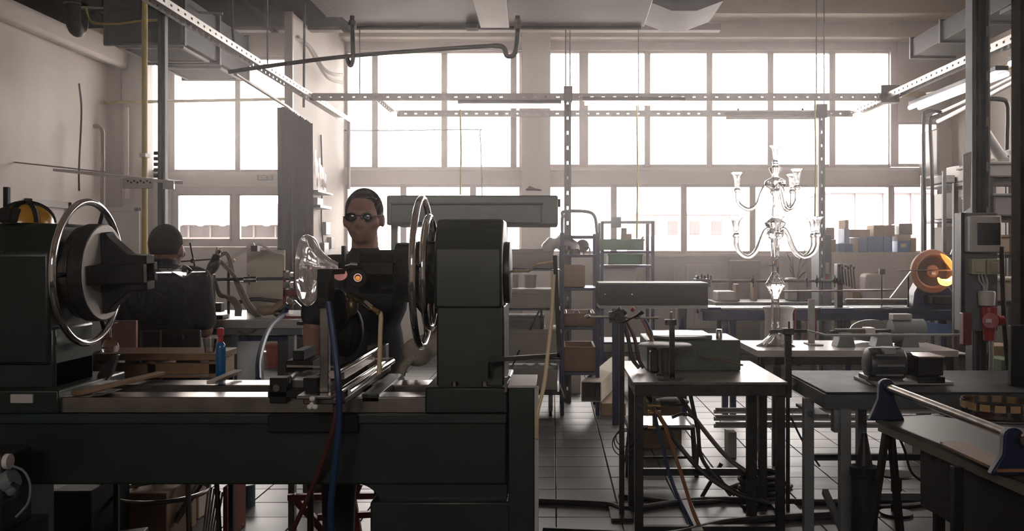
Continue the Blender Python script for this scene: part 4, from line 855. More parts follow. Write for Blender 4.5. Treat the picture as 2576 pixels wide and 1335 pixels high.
for (x0, y0, x1, y1, d0, d1_, m_, lab) in ((130, 1235, 230, 1340, 4.4, 4.8, BLACK, 'dark crate farthest left under the lathe'), (232, 1240, 420, 1300, 4.8, 5.2, CARD, 'brown carton under the lathe beside the dark crate'), (560, 1225, 572, 1290, 4.9, 5.2, REDD, 'narrow red panel under the lathe by the teal can')):
    o = tag(MB().box(X(x0, d0), X(x1, d0), d0, d1_, 0, Z(y0, d0)).to('storage_box', m_, None, .006), lab, 'box')
tag(MB().obox(V((X(140, 4.3), 4.3, .16)), V((X(355, 4.3), 4.35, .2)), .1, .045).to('metal_profile', STEELD, None, .004), 'dull metal profile lying under the lathe', 'profile')
tag(MB().obox(V((X(440, 4.9), 4.9, .1)), V((X(505, 5.0), 5.0, .28)), .04, .02).to('flat_bar', STEEL, None, .002), 'shiny flat strip leaning under the lathe', 'bar')
tag(MB().obox(V((X(380, 4.25), 4.25, .09)), V((X(640, 4.25), 4.45, .07)), .06, .05).to('wooden_beam', WOOD, None, .004), 'dark wooden beam lying on the floor under the lathe', 'beam')
tag(MB().box(X(390, 5.3), X(500, 5.3), 5.3, 5.5, 0, Z(1225, 5.3)).to('storage_box', CARDP, None, .006), 'pale carton under the lathe near the middle', 'box')
bdl = T('glass_rods', 'bundle of glass rods leaning in a box under the lathe', 'glass', (X(535, 5.0), 5.0, 0))
for k in range(6): MB().cyl(V((X(512+6*k, 5.0), 5.0, .02)), W(525+7*k, 1222+3*k, 5.05), .006, 8).to('rod', GLASSF, bdl)
# ================================================================ MIDDLE: grey hood box, trolley of boxes, blue racks
gk = T('kiln_hood', 'long grey sheet metal box behind the tailstock', 'cabinet', (X(1185, 5.2), 5.4, 0))
MB().box(X(972, 5.2), X(1404, 5.2), 5.2, 5.75, Z(566, 5.2), Z(491, 5.2)).to('casing', GREYP, gk, .01)
MB().box(X(985, 5.2), X(1362, 5.2), 5.185, 5.2, Z(560, 5.2), Z(514, 5.2)).to('front_panel', GREYP, gk, .003)
MB().box(X(985, 5.2), X(1366, 5.2), 5.16, 5.2, Z(514, 5.2), Z(510, 5.2)).to('lip', STRUT, gk)
for px in (985, 1262): MB().box(X(px, 5.3), X(px+14, 5.3), 5.3, 5.34, 0, Z(566, 5.3)).to('leg', GREYP, gk)
for px in (985, 1250): MB().box(X(px, 5.7), X(px+12, 5.7), 5.68, 5.72, 0, Z(566, 5.7)).to('leg', GREYP, gk)
MB().box(X(1400, 5.3), X(1410, 5.3), 5.3, 5.34, Z(520, 5.3), Z(500, 5.3)).to('hinge', DSTEEL, gk)
tag(MB().prism([(X(1322, 5.4), Z(491, 5.4)+.032), (X(1332, 5.4), Z(480, 5.4)+.03), (X(1345, 5.4), Z(486, 5.4)+.03), (X(1362, 5.4), Z(491, 5.4)+.032)], 'y', 5.4, 5.5).to('paper_sheet', GREYL, None, .001), 'crumpled grey scrap lying on the grey metal box', 'paper')
tc = T('trolley', 'low trolley on casters carrying the grey boxes', 'trolley', (X(1335, 8.8), 8.8, 0))
tz = Z(985, 8.5)
MB().box(X(1262, 8.5), X(1408, 8.5), 8.5, 9.2, tz-.03, tz).to('deck', DSTEEL, tc, .004)
for px, yy in ((1385, 8.58), (1290, 8.58), (1385, 9.1), (1290, 9.1)):
    xx = X(px, 8.55); w_ = MB().lathe([(.045, -.014), (.055, -.014), (.055, .014), (.045, .014)], (xx, yy, .055), 'x', 24).to('caster', RUBBER, tc)
    MB().box(xx-.02, xx+.02, yy-.025, yy+.025, .05, tz-.03).to('fork', STEELD, w_)
bar('brace', ZINC, tc, W(1408, 965, 8.5), W(1420, 1000, 8.5), .012)
hz_ = []
def carton(px0, y0, px1, y1, d0, dp, m_, lab, open_=True, par=None):
    x0, x1, z0, z1 = X(px0, d0), X(px1, d0), Z(y1, d0), Z(y0, d0)
    r = T('storage_box', lab, 'box', ((x0+x1)/2, d0+dp/2, z0)); t_ = .006
    MB().box(x0, x1, d0, d0+t_, z0, z1).box(x0, x1, d0+dp-t_, d0+dp, z0, z1).box(x0, x0+t_, d0, d0+dp, z0, z1).box(x1-t_, x1, d0, d0+dp, z0, z1).box(x0, x1, d0, d0+dp, z0, z0+t_).to('shell', m_, r)
    if open_: MB().box(x0-.004, x1+.004, d0-.004, d0+dp+.004, z1-.02, z1).to('rim', m_, r, .002)
    else: MB().box(x0-.004, x1+.004, d0-.004, d0+dp+.004, z1-.035, z1+.004).to('lid', m_, r, .003)
    return r
GB = mat('grey_carton', (.33, .30, .27), .75, noise=.1); 
carton(1258, 930, 1402, 982, 8.55, .5, GB, 'bottom grey box on the trolley with crumpled film', True)
carton(1262, 829, 1412, 902, 8.6, .5, GB, 'wide grey box second from the bottom on the trolley', False)
carton(1262, 797, 1368, 828, 8.7, .4, mat('taupe_carton', (.17, .15, .135), .75), 'dark taupe flat box in the middle of the trolley stack', False)
carton(1262, 729, 1396, 777, 8.65, .45, GB, 'grey box with a pale lower edge below the white cups', False)
carton(1262, 627, 1392, 676, 8.85, .4, GB, 'topmost grey box of the trolley stack', False)
tr = T('stack_rack', 'thin dark upright rack holding the stacked grey boxes', 'rack', (X(1330, 8.8), 8.9, tz))
for y_ in (903, 829, 778, 678):
    MB().box(X(1255, 8.62), X(1412, 8.62), 8.62, 9.18, Z(y_, 8.62)-.012, Z(y_, 8.62)-.002).to('shelf', GREYP, tr)
for px, yy in ((1258, 9.16), (1410, 9.16)): MB().box(X(px, 9.16)-.012, X(px, 9.16)+.012, yy, yy+.02, tz, Z(620, 9.16)).to('post', BLUE, tr)
bar('brace', BLACK, tr, W(1357, 780, 8.58), W(1333, 830, 8.58), .014); bar('brace', BLACK, tr, W(1307, 880, 8.56), W(1290, 918, 8.56), .014); bar('brace', BLACK, tr, W(1362, 778, 8.59), W(1362, 828, 8.59), .022)
for k, (px, lab) in enumerate(((1290, 'white cup left of two on the grey box'), (1334, 'white cup right of two on the grey box'))):
    tag(MB().lathe([(0, 0), (.05, 0), (.058, .12), (.05, .12), (.045, .01), (0, .01)], (X(px, 8.85), 8.85, Z(727, 8.65)+.004), 'z', 24).to('paper_cup', WHITE), lab, 'cup', 'white cups on the trolley')
fl_ = MB(); 
for k in range(10): fl_.ell(W(1300+10*k, 926+4*math.sin(k*2.1), 8.7), .032, .05, .028+.008*math.sin(k*1.7))
tag(remeshed(fl_, 'plastic_film', mat('crumpled_film', (.50, .47, .45), .35), None, .01, 1), 'crumpled pale packing film spilling from the lowest grey box', 'film')
tag(MB().lathe([(.0, 0), (.035, 0), (.035, .06), (.0, .06)], W(1382, 820, 8.6), 'y', 20).to('tape_roll', WHITE), 'white tape roll hanging beside the grey boxes', 'tape')
# near blue rack with brown crates
def rack(name, lab, px0, px1, d0, d1_, ytop, shelves, m_=BLUE):
    r = T(name, lab, 'rack', (X((px0+px1)/2, d0), (d0+d1_)/2, 0)); x0, x1 = X(px0, d0), X(px1, d0)
    for xx in (x0, x1):
        for yy in (d0, d1_): MB().box(xx-.018, xx+.018, yy-.018, yy+.018, 0, Z(ytop, d0)).to('upright', m_, r, .002)
    for y_ in shelves: MB().box(x0, x1, d0-.01, d1_+.01, Z(y_, d0)-.025, Z(y_, d0)).to('shelf', m_, r, .002)
    return r
rk1 = rack('storage_rack', 'blue steel rack with brown crates right of the trolley', 1414, 1503, 8.65, 9.25, 585, (592, 640, 724, 822, 936))
MB().tube(cr(wp([(1414, 585), (1415, 545), (1420, 532), (1475, 532), (1496, 545), (1502, 585)], 8.65), 6), .016, 8).to('push_bar', GREYP, rk1)
for y0, y1, lab, m_ in ((668, 722, 'pale brown crate, top one in the blue rack', CARD), (788, 820, 'brown crate, middle one in the blue rack', WOOD), (873, 934, 'brown crate, lowest in the blue rack', WOOD)):
    r = T('wooden_crate', lab, 'crate', (X(1450, 8.65), 8.95, Z(y1, 8.65))); x0, x1 = X(1419, 8.65), X(1498 if y0 > 700 else 1472, 8.65)
    MB().box(x0, x1, 8.67, 8.69, Z(y1, 8.65), Z(y0, 8.65)).to('front', m_, r, .003); MB().box(x0, x1, 9.21, 9.23, Z(y1, 8.65), Z(y0, 8.65)).box(x0, x0+.015, 8.69, 9.21, Z(y1, 8.65), Z(y0, 8.65)).box(x1-.015, x1, 8.69, 9.21, Z(y1, 8.65), Z(y0, 8.65)).box(x0, x1, 8.69, 9.21, Z(y1, 8.65), Z(y1, 8.65)+.01).to('body', m_, r)
for i, (px, zz, rr, hh) in enumerate(((1418, 640, .04, .09), (1446, 640, .05, .05), (1476, 640, .035, .07), (1420, 788, .03, .08), (1450, 789, .035, .06), (1482, 788, .03, .07), (1425, 866, .035, .05), (1470, 868, .04, .06))):
    z0 = Z(zz, 8.65) if zz == 640 else (Z(822, 8.65)+.012 if zz < 800 else Z(936, 8.65)+.012)
    zz0 = Z(640, 8.65) if zz == 640 else z0
    labs = ('left clear jar on the top deck of the blue rack', 'low wide clear jar on the top deck of the blue rack', 'right clear jar on the top deck of the blue rack', 'left small jar in the middle crate', 'middle small jar in the middle crate', 'right small jar in the middle crate', 'left small jar in the lowest crate', 'right small jar in the lowest crate')
    zz0 += .012 if zz != 640 else 0
    hh2 = hh if zz == 640 else hh+.06
    tag(MB().lathe([(0, 0), (rr, 0), (rr, hh2*.8), (rr*.7, hh2*.9), (rr*.7, hh2), (rr*.6, hh2), (rr*.6, hh2*.88), (rr*.9, hh2*.78), (rr*.9, .008), (0, .008)], (X(px, 8.77), 8.77, zz0), 'z', 16).to('glass_jar', FILM), labs[i], 'jar', 'jars in the blue rack')
bg_ = MB(); 
for k in range(9): bg_.ell(W(1375+9*k, 622-12*math.sin(k*.42), 8.9), .05, .09, .06+.02*math.sin(k*1.9))
tag(remeshed(bg_, 'plastic_bag', mat('frosted_bag', (.62, .59, .57), .4), None, .012, 1), 'bulging pale plastic bag on top of the near blue rack', 'bag')
tag(MB().lathe([(.05, 0), (.06, .01), (.06, .12), (.05, .13), (.03, .13), (.03, 0)], W(1466, 618, 8.85), 'y', 24).to('film_roll', GREYP), 'dark round roll end beside the plastic bag', 'roll')
rk2 = rack('storage_rack', 'dark blue rack with green crates before the windows', 1515, 1642, 10.5, 11.1, 556, (631, 667, 760, 860))
bar('top_rail', GREYP, rk2, W(1515, 559, 10.5), W(1642, 559, 10.5), .03)
for y0, y1, a, b_, lab in ((601, 629, 1506, 1618, 'upper green plastic crate on the far rack'), (638, 665, 1530, 1614, 'lower green plastic crate on the far rack')):
    r = T('plastic_crate', lab, 'crate', (X(1560, 10.45), 10.7, Z(y1, 10.5))); x0, x1, z0, z1 = X(a, 10.5), X(b_, 10.5), Z(y1, 10.5), Z(y0, 10.5)
    MB().box(x0, x1, 10.45, 10.47, z0, z1).box(x0, x1, 10.9, 10.92, z0, z1).box(x0, x0+.02, 10.45, 10.92, z0, z1).box(x1-.02, x1, 10.45, 10.92, z0, z1).box(x0, x1, 10.45, 10.92, z0, z0+.01).to('body', GREENC, r)
    MB().box(x0-.01, x1+.01, 10.435, 10.45, z1-.02, z1).to('rim', GREENC, r, .002)
for k in range(5): 
    pass
for px, y0, y1, w_, m_, lab in ((1550, 545, 572, 26, GREYP, 'dark small box highest on the far rack'), (1570, 573, 590, 14, GREYP, 'small dark box tilted above the green crates'), (1576, 588, 601, 26, WOOD, 'brown small box just above the green crate')):
    d0 = 10.6; tag(MB().box(X(px-w_/2, d0), X(px+w_/2, d0), d0, d0+.15, Z(y1, d0), Z(y0, d0)).to('small_box', m_, None, .004), lab, 'box')
tag(MB().lathe([(0, 0), (.075, 0), (.075, .12), (.06, .15), (0, .15)], W(1628, 629, 10.6), 'z', 20).to('plastic_bottle', FILM), 'clear bottle at the right end of the far rack', 'bottle')
tag(MB().box(X(1520, 10.55), X(1600, 10.55), 10.55, 10.9, Z(760, 10.5), Z(672, 10.5)).to('storage_box', GREYL, None, .006), 'pale box below the green crates', 'box')
# open cardboard tube and cartons on the floor
tb = T('cardboard_tube', 'long square cardboard tube lying open towards us on the floor', 'box', (X(1500, 8.8), 8.8, 0))
p0, p1 = W(1487, 985, 8.4), W(1560, 917, 10.2); hw_, th = .085, .008
t_ = (p1-p0).normalized(); a_ = t_.cross(V((0, 0, 1))).normalized(); u_ = a_.cross(t_).normalized()
for dv, wd, hh in ((u_*hw_, 2*hw_, th), (-u_*hw_, 2*hw_, th)): MB().obox(p0+dv, p1+dv, wd, hh).to('side', CARDP, tb)
for dv in (a_*hw_, -a_*hw_): MB().obox(p0+dv, p1+dv, th, 2*hw_).to('side', CARDP, tb)
MB().obox(p1-t_*.02, p1, 2*hw_, 2*hw_).to('end_cap', CARDP, tb)
ct = tag(MB().box(X(1512, 8.6), X(1575, 8.6), 8.6, 9.9, 0, Z(1014, 8.6)).to('storage_box', CARD, None, .005), 'long brown carton beneath the cardboard tube', 'box')
tag(MB().box(X(1428, 9.8), X(1462, 9.8), 9.95, 10.2, 0, Z(945, 9.8)).to('storage_box', WHITE, None, .005), 'white box on the floor behind the trolley', 'box')

# ================================================================ FAR WALL FITTINGS
ra = T('radiator', 'white panel radiator below the lower windows', 'radiator', (X(1770, 13.8), 13.8, .4))
MB().box(X(1698, 13.8), X(1842, 13.8), 13.82, 13.92, .35, Z(664, 13.8)).to('panel', WHITE, ra, .01)
for k in range(12): MB().box(X(1704+11.5*k, 13.8), X(1709+11.5*k, 13.8), 13.8, 13.82, .4, Z(668, 13.8)).to('rib', WHITE, ra)
MB().box(X(1850, 13.8), X(1858, 13.8), 13.88, 13.94, .3, .4).to('valve', STEEL, ra); 
for px in (1715, 1825): MB().box(X(px, 13.85), X(px+8, 13.85), 13.84, 13.9, 0, .36).to('foot', WHITE, ra)
tag(MB().box(X(1841, 13.6), X(1912, 13.6), 13.6, 13.9, 0, Z(655, 13.6)).to('metal_cabinet', mat('taupe_steel', (.20, .18, .17), .5), None, .008), 'grey taupe cabinet against the wall behind the candelabra', 'cabinet')
wt = T('rear_workbench', 'long dark rear bench along the window wall', 'workbench', (X(2000, 12.5), 12.6, 0))
MB().box(X(1800, 12.2), X(2380, 12.2), 12.2, 13.0, Z(760, 12.2)-.05, Z(760, 12.2)).to('top', GREYP, wt, .004)
for px in (1810, 2010, 2200, 2370): MB().box(X(px-5, 12.3), X(px+5, 12.3), 12.3, 12.35, 0, Z(760, 12.2)-.05).to('leg', DSTEEL, wt)
RZ = Z(760, 12.2)
tag(MB().box(X(1805, 12.4), X(1852, 12.4), 12.4, 12.8, RZ, RZ+.13).to('plastic_tub', WHITE, None, .02), 'white tub on the rear bench', 'tub')
for i, (px, w_, h_, m_, lab) in enumerate(((1856, 10, .22, WOOD, 'narrow brown block on the rear bench'), (1900, 10, .24, CARD, 'second narrow brown block on the rear bench, behind the lathe rod'), (1995, 26, .3, GREYL, 'white rounded canister on the rear bench'), (2030, 44, .12, DSTEEL, 'dark machine part on the rear bench'), (2155, 20, .12, CARD, 'small brown box on the rear bench'))):
    tag(MB().box(X(px-w_/2, 12.5), X(px+w_/2, 12.5), 12.5, 12.7, RZ, RZ+h_).to('bench_item', m_, None, .02 if i == 2 else .004), lab, 'box')
cn = T('jerrycan', 'white rounded container standing on the rear bench right of centre', 'container', (X(2204, 12.4), 12.4, RZ))
MB().box(X(2178, 12.4), X(2230, 12.4), 12.4, 12.7, RZ, RZ+.36).to('body', WHITE, cn, .05); MB().box(X(2195, 12.42), X(2215, 12.42), 12.5, 12.55, RZ+.36, RZ+.38).to('cap', GREYL, cn)
tr_ = T('potted_plant', 'small dark plant cuttings on the rear bench', 'plant', (X(2000, 12.9), 12.9, RZ))
MB().lathe([(0, 0), (.06, 0), (.07, .12), (0, .12)], (X(2000, 12.9), 12.9, RZ), 'z', 16).to('pot', CARD, tr_)
for k in range(7): MB().tube(cr([V((X(2000, 12.9), 12.9, RZ+.12)), V((X(2000, 12.9)+.06*math.cos(k*2), 12.9+.06*math.sin(k*2), RZ+.3+.03*k)), V((X(2000, 12.9)+.15*math.cos(k*2), 12.9+.1*math.sin(k*2), RZ+.38+.05*k))], 4), [.008]*8+[.002], 6).to('stem', mat('plant_dark', (.05, .06, .03), .7), tr_)
bn = T('coat_rack', 'blue cabinet with a hanging white cloth below the right strut post', 'cabinet', (X(2075, 11.5), 11.5, 0))
MB().box(X(2058, 11.4), X(2092, 11.4), 11.4, 11.7, 0, Z(590, 11.4)).to('body', mat('slate_blue', (.12, .14, .18), .6), bn, .006); MB().box(X(2066, 11.38), X(2086, 11.38), 11.37, 11.4, Z(690, 11.38), Z(660, 11.38)).to('cloth', WHITE, bn, .01); MB().box(X(2068, 11.38), X(2082, 11.38), 11.36, 11.4, Z(702, 11.38), Z(692, 11.38)).to('tag', RED, bn)
# boxes on the right sill
sills = [(2062, 575, 2076, 634, CARD, 'tall brown carton at the left end of the sill'), (2078, 572, 2100, 602, WOOD, 'dark brown carton second on the sill, on another'), (2078, 602, 2104, 634, CARD, 'brown carton under the dark one on the sill'),
 (2110, 612, 2128, 634, BLUEL, 'lone small blue box on the sill'), (2124, 575, 2138, 612, BLUEL, 'upright blue box standing above the small one'), (2126, 553, 2136, 575, CARD, 'small brown box topping the upright blue box'),
 (2130, 612, 2146, 634, BLUEL, 'blue box right of the lone small one on the sill'), (2142, 577, 2190, 596, CARD, 'long flat brown box lying above blue boxes'), (2148, 598, 2160, 634, CARDP, 'narrow pale box between blue boxes on the sill'), (2162, 596, 2182, 634, BLUEL, 'blue box in the middle of the sill row'),
 (2184, 594, 2222, 634, BLUEL, 'widest blue box on the sill'), (2198, 566, 2226, 594, CARD, 'tilted brown carton on the widest blue box'), (2224, 594, 2246, 634, BLUEL, 'blue box right of the widest one'), (2228, 566, 2252, 594, CARD, 'brown carton on the blue box right of the widest'),
 (2258, 605, 2290, 634, BLUEL, 'blue box with white label under a pale carton'), (2258, 590, 2292, 605, CARDP, 'pale carton on the labelled blue box'), (2262, 562, 2296, 590, DSTEEL, 'dark rounded box at the top right of the sill pile'), (2292, 598, 2306, 634, CARD, 'brown box at the right end of the sill pile')]
for x0, y0, x1, y1, m_, lab in sills:
    d0 = 13.45; o = MB().box(X(x0, d0), X(x1, d0)-.006, d0, d0+.3, Z(y1, d0), Z(y0, d0)-.002).to('small_carton', m_, None, .004); tag(o, lab, 'box', 'boxes on the right window sill')
    if x0 == 2258 and y0 == 605: MB().box(X(2266, d0), X(2280, d0), d0-.004, d0, Z(622, d0), Z(612, d0)).to('label', WHITE, o)
S(box('trim_16', PLASTER2, None, X(2055, 13.4), X(2370, 13.4), 13.38, 14.0, 0, Z(634, 13.45), .004))

# ================================================================ SECOND GLASS LATHE, blue, right rear
L2 = 8.6
l2 = T('glass_lathe', 'blue glass lathe with long rods at the right rear', 'lathe', (X(2080, L2), L2, 0))
b2_ = MB().box(X(1768, L2), X(2416, L2), L2, L2+.35, Z(806, L2), Z(779, L2)).to('bed', BLUE, l2, .006)
box('slideway', STEEL, l2, X(1812, L2), X(2410, L2), L2+.01, L2+.12, Z(779, L2), Z(774, L2), .002); box('slideway', STEEL, l2, X(1812, L2), X(2410, L2), L2+.22, L2+.33, Z(779, L2), Z(774, L2), .002)
for px in (1828, 1848, 2138, 2380): MB().box(X(px-7, L2), X(px+7, L2), L2+.05, L2+.12, 0, Z(806, L2)).to('leg', BLUE, l2, .003)
for px, y0, y1 in ((1768, 700, 778), (2122, 664, 832)):
    s_ = MB().box(X(px-7, L2), X(px+7, L2), L2+.1, L2+.2, Z(y1, L2), Z(y0, L2)).to('stanchion', DSTEEL, l2, .003)
MB().box(X(1754, L2), X(1790, L2), L2+.06, L2+.24, Z(722, L2), Z(702, L2)).box(X(1757, L2), X(1762, L2), L2+.1, L2+.2, Z(790, L2), Z(695, L2)).to('clamp_head', DSTEEL, l2, .003)
for k in range(5): MB().cyl(W(1757+8*k, 704, L2+.1), W(1757+8*k, 692-3*(k % 2), L2+.1), .009, 8).to('clamp_bolt', DSTEEL, l2)
MB().cyl(W(1790, 707, L2+.15), W(2118, 706, L2+.15), .013, 12).to('rod', STEELD, l2); MB().cyl(W(1970, 733, L2+.1), W(2250, 729, L2+.1), .009, 10).to('rod', STEEL, l2)
MB().box(X(2130, L2-.05), X(2345, L2-.05), L2-.05, L2+.02, Z(764, L2-.05), Z(752, L2-.05)).to('rod', STEELD, l2, .01)
MB().box(X(1760, L2), X(1812, L2), L2-.05, L2+.3, Z(782, L2), Z(772, L2)).to('saddle', BLUE, l2, .003); MB().box(X(2065, L2), X(2145, L2), L2-.05, L2+.3, Z(788, L2), Z(774, L2)).to('saddle', BLUE, l2, .003)
for px in (1895, 2030, 2055, 2100): MB().ell(W(px, 705, L2+.13), .02, .02, .03).cyl(W(px, 692, L2+.13), W(px, 722, L2+.13), .006, 8).to('clamp', DSTEEL, l2)
for k in range(6): MB().cyl(W(2112+7*k, 668+4*(k % 3), L2+.1), W(2116+7*k, 712+3*k, L2+.08), .007, 8).ell(W(2113+7*k, 668+5*(k % 2), L2+.1), .014, .014, .014).to('burner_tip', DSTEEL, l2)
MB().cyl(W(2218, 682, L2), W(2218, 775, L2), .006, 8).box(X(2212, L2), X(2226, L2), L2-.01, L2+.01, Z(690, L2), Z(676, L2)).to('gauge_post', DSTEEL, l2)
for px in (2000, 2052): MB().cyl(W(px, 778, L2), W(px, 850, L2), .008, 8).to('lever', REDD, l2)
# black instrument box of that lathe
bb = T('control_box', 'long black box on stands left of the blue lathe', 'box', (X(1640, 8.0), 8.2, 0))
MB().box(X(1507, 8.0), X(1781, 8.0), 8.0, 8.4, Z(768, 8.0), Z(714, 8.0)).to('casing', mat('black_casing', (.010, .010, .009), .6, noise=.2, spec=.15), bb, .004)
MB().box(X(1507, 8.0), X(1781, 8.0), 7.99, 8.4, Z(776, 8.0), Z(768, 8.0)).to('base_rail', GREYL, bb, .002); MB().box(X(1507, 8.0), X(1781, 8.0), 7.995, 8.4, Z(714, 8.0), Z(711, 8.0)).to('top_edge', GREYL, bb)
for px in (1522, 1590): MB().cyl(W(px, 740, 7.995), W(px, 740, 8.01), .006, 10).to('screw', STEEL, bb)
for px in (1552, 1720): MB().box(X(px-10, 8.1), X(px+10, 8.1), 8.15, 8.22, 0, Z(776, 8.1)).to('leg', BLUE, bb, .003)
# burning disc
dc = T('copper_disc', 'round copper coloured disc glowing in front of a flame', 'disc', W(2345, 682, 8.25))
q = W(2345, 682, 8.25)
MB().lathe([(0, .02), (.185, .02), (.19, .0), (.185, -.02), (.145, -.025), (.135, -.012), (.125, .0), (.06, .004), (.05, -.01), (.0, -.012)], q, 'y', 64).to('rim', COPPER, dc)
MB().lathe([(0, -.002), (.128, -.004), (.128, .004), (0, .004)], q, 'y', 48).to('face', mat('dark_copper', (.07, .04, .03), .5, .2, noise=.5, scale=14), dc); MB().box(q.x-.018, q.x+.018, q.y-.03, q.y-.012, q.z-.03, q.z-.008).to('hub', WHITE, dc, .003)
MB().prism([(X(2296, 8.3), Z(774, 8.3)), (X(2300, 8.3), Z(735, 8.3)), (X(2318, 8.3), Z(700, 8.3)), (X(2370, 8.3), Z(700, 8.3)), (X(2398, 8.3), Z(735, 8.3)), (X(2402, 8.3), Z(774, 8.3))], 'y', 8.29, 8.45).to('stand', BLUE, dc, .01)
MB().box(X(2250, 8.25), X(2410, 8.25), 8.3, 8.6, Z(779, 8.3), Z(774, 8.3)).to('foot', BLUE, dc)
MB().cyl(W(2258, 680, 8.15), W(2412, 679, 8.15), .006, 10).to('glass_rod', STEEL, dc); bar('arm', ZINC, dc, W(2240, 750, 8.2), W(2294, 680, 8.2), .022, .012); bar('arm', ZINC, dc, W(2392, 640, 8.25), W(2408, 600, 8.25), .012)
MB().cyl(W(2285, 690, 8.2), W(2285, 770, 8.2), .007, 8).to('post', DSTEEL, dc)
MB().box(X(2346, 8.1), X(2412, 8.1), 8.1, 8.4, Z(766, 8.1), Z(745, 8.1)).to('carriage', BLACK, dc, .006)
ff = T('burner_flame', 'bright orange forked flame licking the copper disc', 'flame', W(2385, 690, 8.1))
f1 = MB()
for pts, rs in (([(2408, 690), (2398, 700), (2384, 710), (2368, 708), (2359, 698)], [.010, .026, .030, .026, .006]), ([(2404, 684), (2396, 672), (2384, 655), (2374, 645), (2366, 638)], [.010, .022, .026, .018, .004])):
    f1 = MB().tube(cr(wp(pts, 8.12), 4), [rs[min(i//4, 3)]+(rs[min(i//4, 3)+1]-rs[min(i//4, 3)])*(i % 4)/4 if i < 16 else rs[4] for i in range(17)], 10); f1.to('plume', FLAMEY if rs[1] > .024 else FLAME, ff)
MB().tube(cr(wp([(2412, 688), (2400, 697), (2386, 704), (2374, 702)], 8.08), 4), [.008, .012, .014, .014, .014, .013, .012, .010, .009, .007, .005, .003, .002], 8).to('core', FLAMEW, ff)
MB().cyl(W(2412, 688, 8.12), W(2440, 688, 8.2), .018, 14).to('nozzle', DSTEEL, ff)
# ================================================================ WHITE TABLE with the candelabra
TZ = .812
wt2 = T('display_table', 'white topped table carrying the glass candelabra', 'table', (X(2140, 6.9), 6.9, 0))
MB().box(X(1905, 6.5), X(2412, 6.5), 6.5, 7.22, TZ-.045, TZ).to('top', mat('white_laminate', (.58, .54, .50), .22, noise=.06), wt2, .003)
for px, yy in ((1955, 6.6), (2390, 6.6), (1955, 7.1), (2390, 7.1)): MB().box(X(px-10, 6.6), X(px+10, 6.6), yy, yy+.05, 0, TZ-.045).to('leg', DSTEEL, wt2, .002)
MB().box(X(1920, 6.52), X(2400, 6.52), 6.6, 6.63, TZ-.11, TZ-.045).to('apron', DSTEEL, wt2)
ca = T('candelabra', 'tall branched clear glass candelabra on the white table', 'candelabra', (1.592, 6.82, TZ))
sc_ = 6.82/F; o_ = V((1.592, 6.82, 0))
def yz(y): return TZ+(871-y)*sc_*1.0
prof = [(0, 842), (6, 846), (15, 855), (31, 865), (45, 870.6), (48, 871), (49, 869), (36, 863), (20, 850), (12, 838), (9, 828), (11, 822), (8, 816), (11, 805), (12, 785), (9.5, 760), (10, 745), (16, 733), (24, 718), (24, 715), (16, 702), (10, 692), (8, 684), (8.5, 640), (8, 615), (11, 605), (20, 598), (22, 588), (16, 578), (24, 570), (27, 562), (16, 554), (9, 548), (8, 520), (11, 495), (14, 486), (12, 480), (20, 474), (28, 466), (27, 458), (17, 452), (9, 448), (8, 443), (14, 430), (16, 424), (11, 422), (7, 418), (8, 412), (0, 410)]
def glat(name, pr, oo, par, n=36, wob=None): return MB().lathe([(r*sc_, yz(y)) for r, y in pr], oo, 'z', n, wob).to(name, CRYST, par)
flute = lambda q, i: .06*math.sin(8*q) if 13 <= i <= 23 or i < 9 else 0
glat('stem', prof, o_, ca, 64, flute)
def cup(par, x, y, ztop_px, name='candle_cup', s=1.):
    pr = [(0, 50), (6, 50), (9, 46), (8, 42), (5, 39), (6, 34), (7, 20), (10, 8), (17.5, 0), (16, 0), (8.5, 9), (5.5, 20), (4.5, 34), (0, 36)]
    return MB().lathe([(r*sc_*s, yz(ztop_px)-h*sc_*s) for r, h in pr], (x, y, 0), 'z', 24).to(name, CRYST, par)
cup(ca, o_.x, o_.y, 368, 'finial_cup', .92)
def arm(ang, R, y_start, y_bot, y_cup, cup_top, r0=18):
    dv = V((math.cos(ang), math.sin(ang), 0)); P_ = lambda r, y: o_+dv*r*sc_+V((0, 0, yz(y)))
    pts = [P_(r0*.5, y_start+4), P_(r0+6, y_start-2), P_(r0+18, y_start+14), P_(R*.48, (y_start+y_bot)/2+18), P_(R*.68, y_bot), P_(R*.88, y_bot-8), P_(R*.985, y_cup+25), P_(R, y_cup)]
    a = MB().tube(cr(pts, 6), 5.3*sc_, 12).to('arm', CRYST, ca)
    e = P_(R, y_cup); cup(a, e.x, e.y, cup_top)
for k in range(6): arm(math.radians(20+60*k), 112, 580, 648, 596, 549)
for k in range(3): arm(math.radians(170+120*k), 94, 468, 528, 482, 434, 14)
va = tag(MB().lathe([(0, 0), (.102, 0), (.104, .01), (.100, .21), (.106, .235), (.122, .262), (.119, .262), (.102, .237), (.096, .21), (.099, .012), (0, .012)], (X(1959, 7.08), 7.08, TZ), 'z', 40).to('glass_vase', GLASSF), 'seeded glass vase with a flared rim behind the candelabra foot', 'glass')
MB().obox(o_+V((-.115, -.03, yz(676))), o_+V((-.05, -.03, yz(671))), .004, .04).to('price_tag', WHITE, ca); MB().tube([o_+V((-.05, -.03, yz(670))), o_+V((-.012, -.028, yz(668)))], .002, 6).to('tag_string', REDH, ca)
bt = T('angle_plate', 'pale upright angle plate on the white table', 'bracket', (X(2050, 6.9), 6.9, TZ))
MB().box(X(2034, 6.9), X(2050, 6.9), 6.9, 6.92, TZ+.002, Z(752, 6.9)).to('upright', GREYL, bt, .002); MB().box(X(2030, 6.9), X(2062, 6.9), 6.8, 7.0, TZ, TZ+.01).to('foot', GREYL, bt, .002)
lm = T('polishing_lathe', 'grey motor lathe with a long shaft on the white table', 'machine', (X(2200, 6.8), 6.8, TZ))
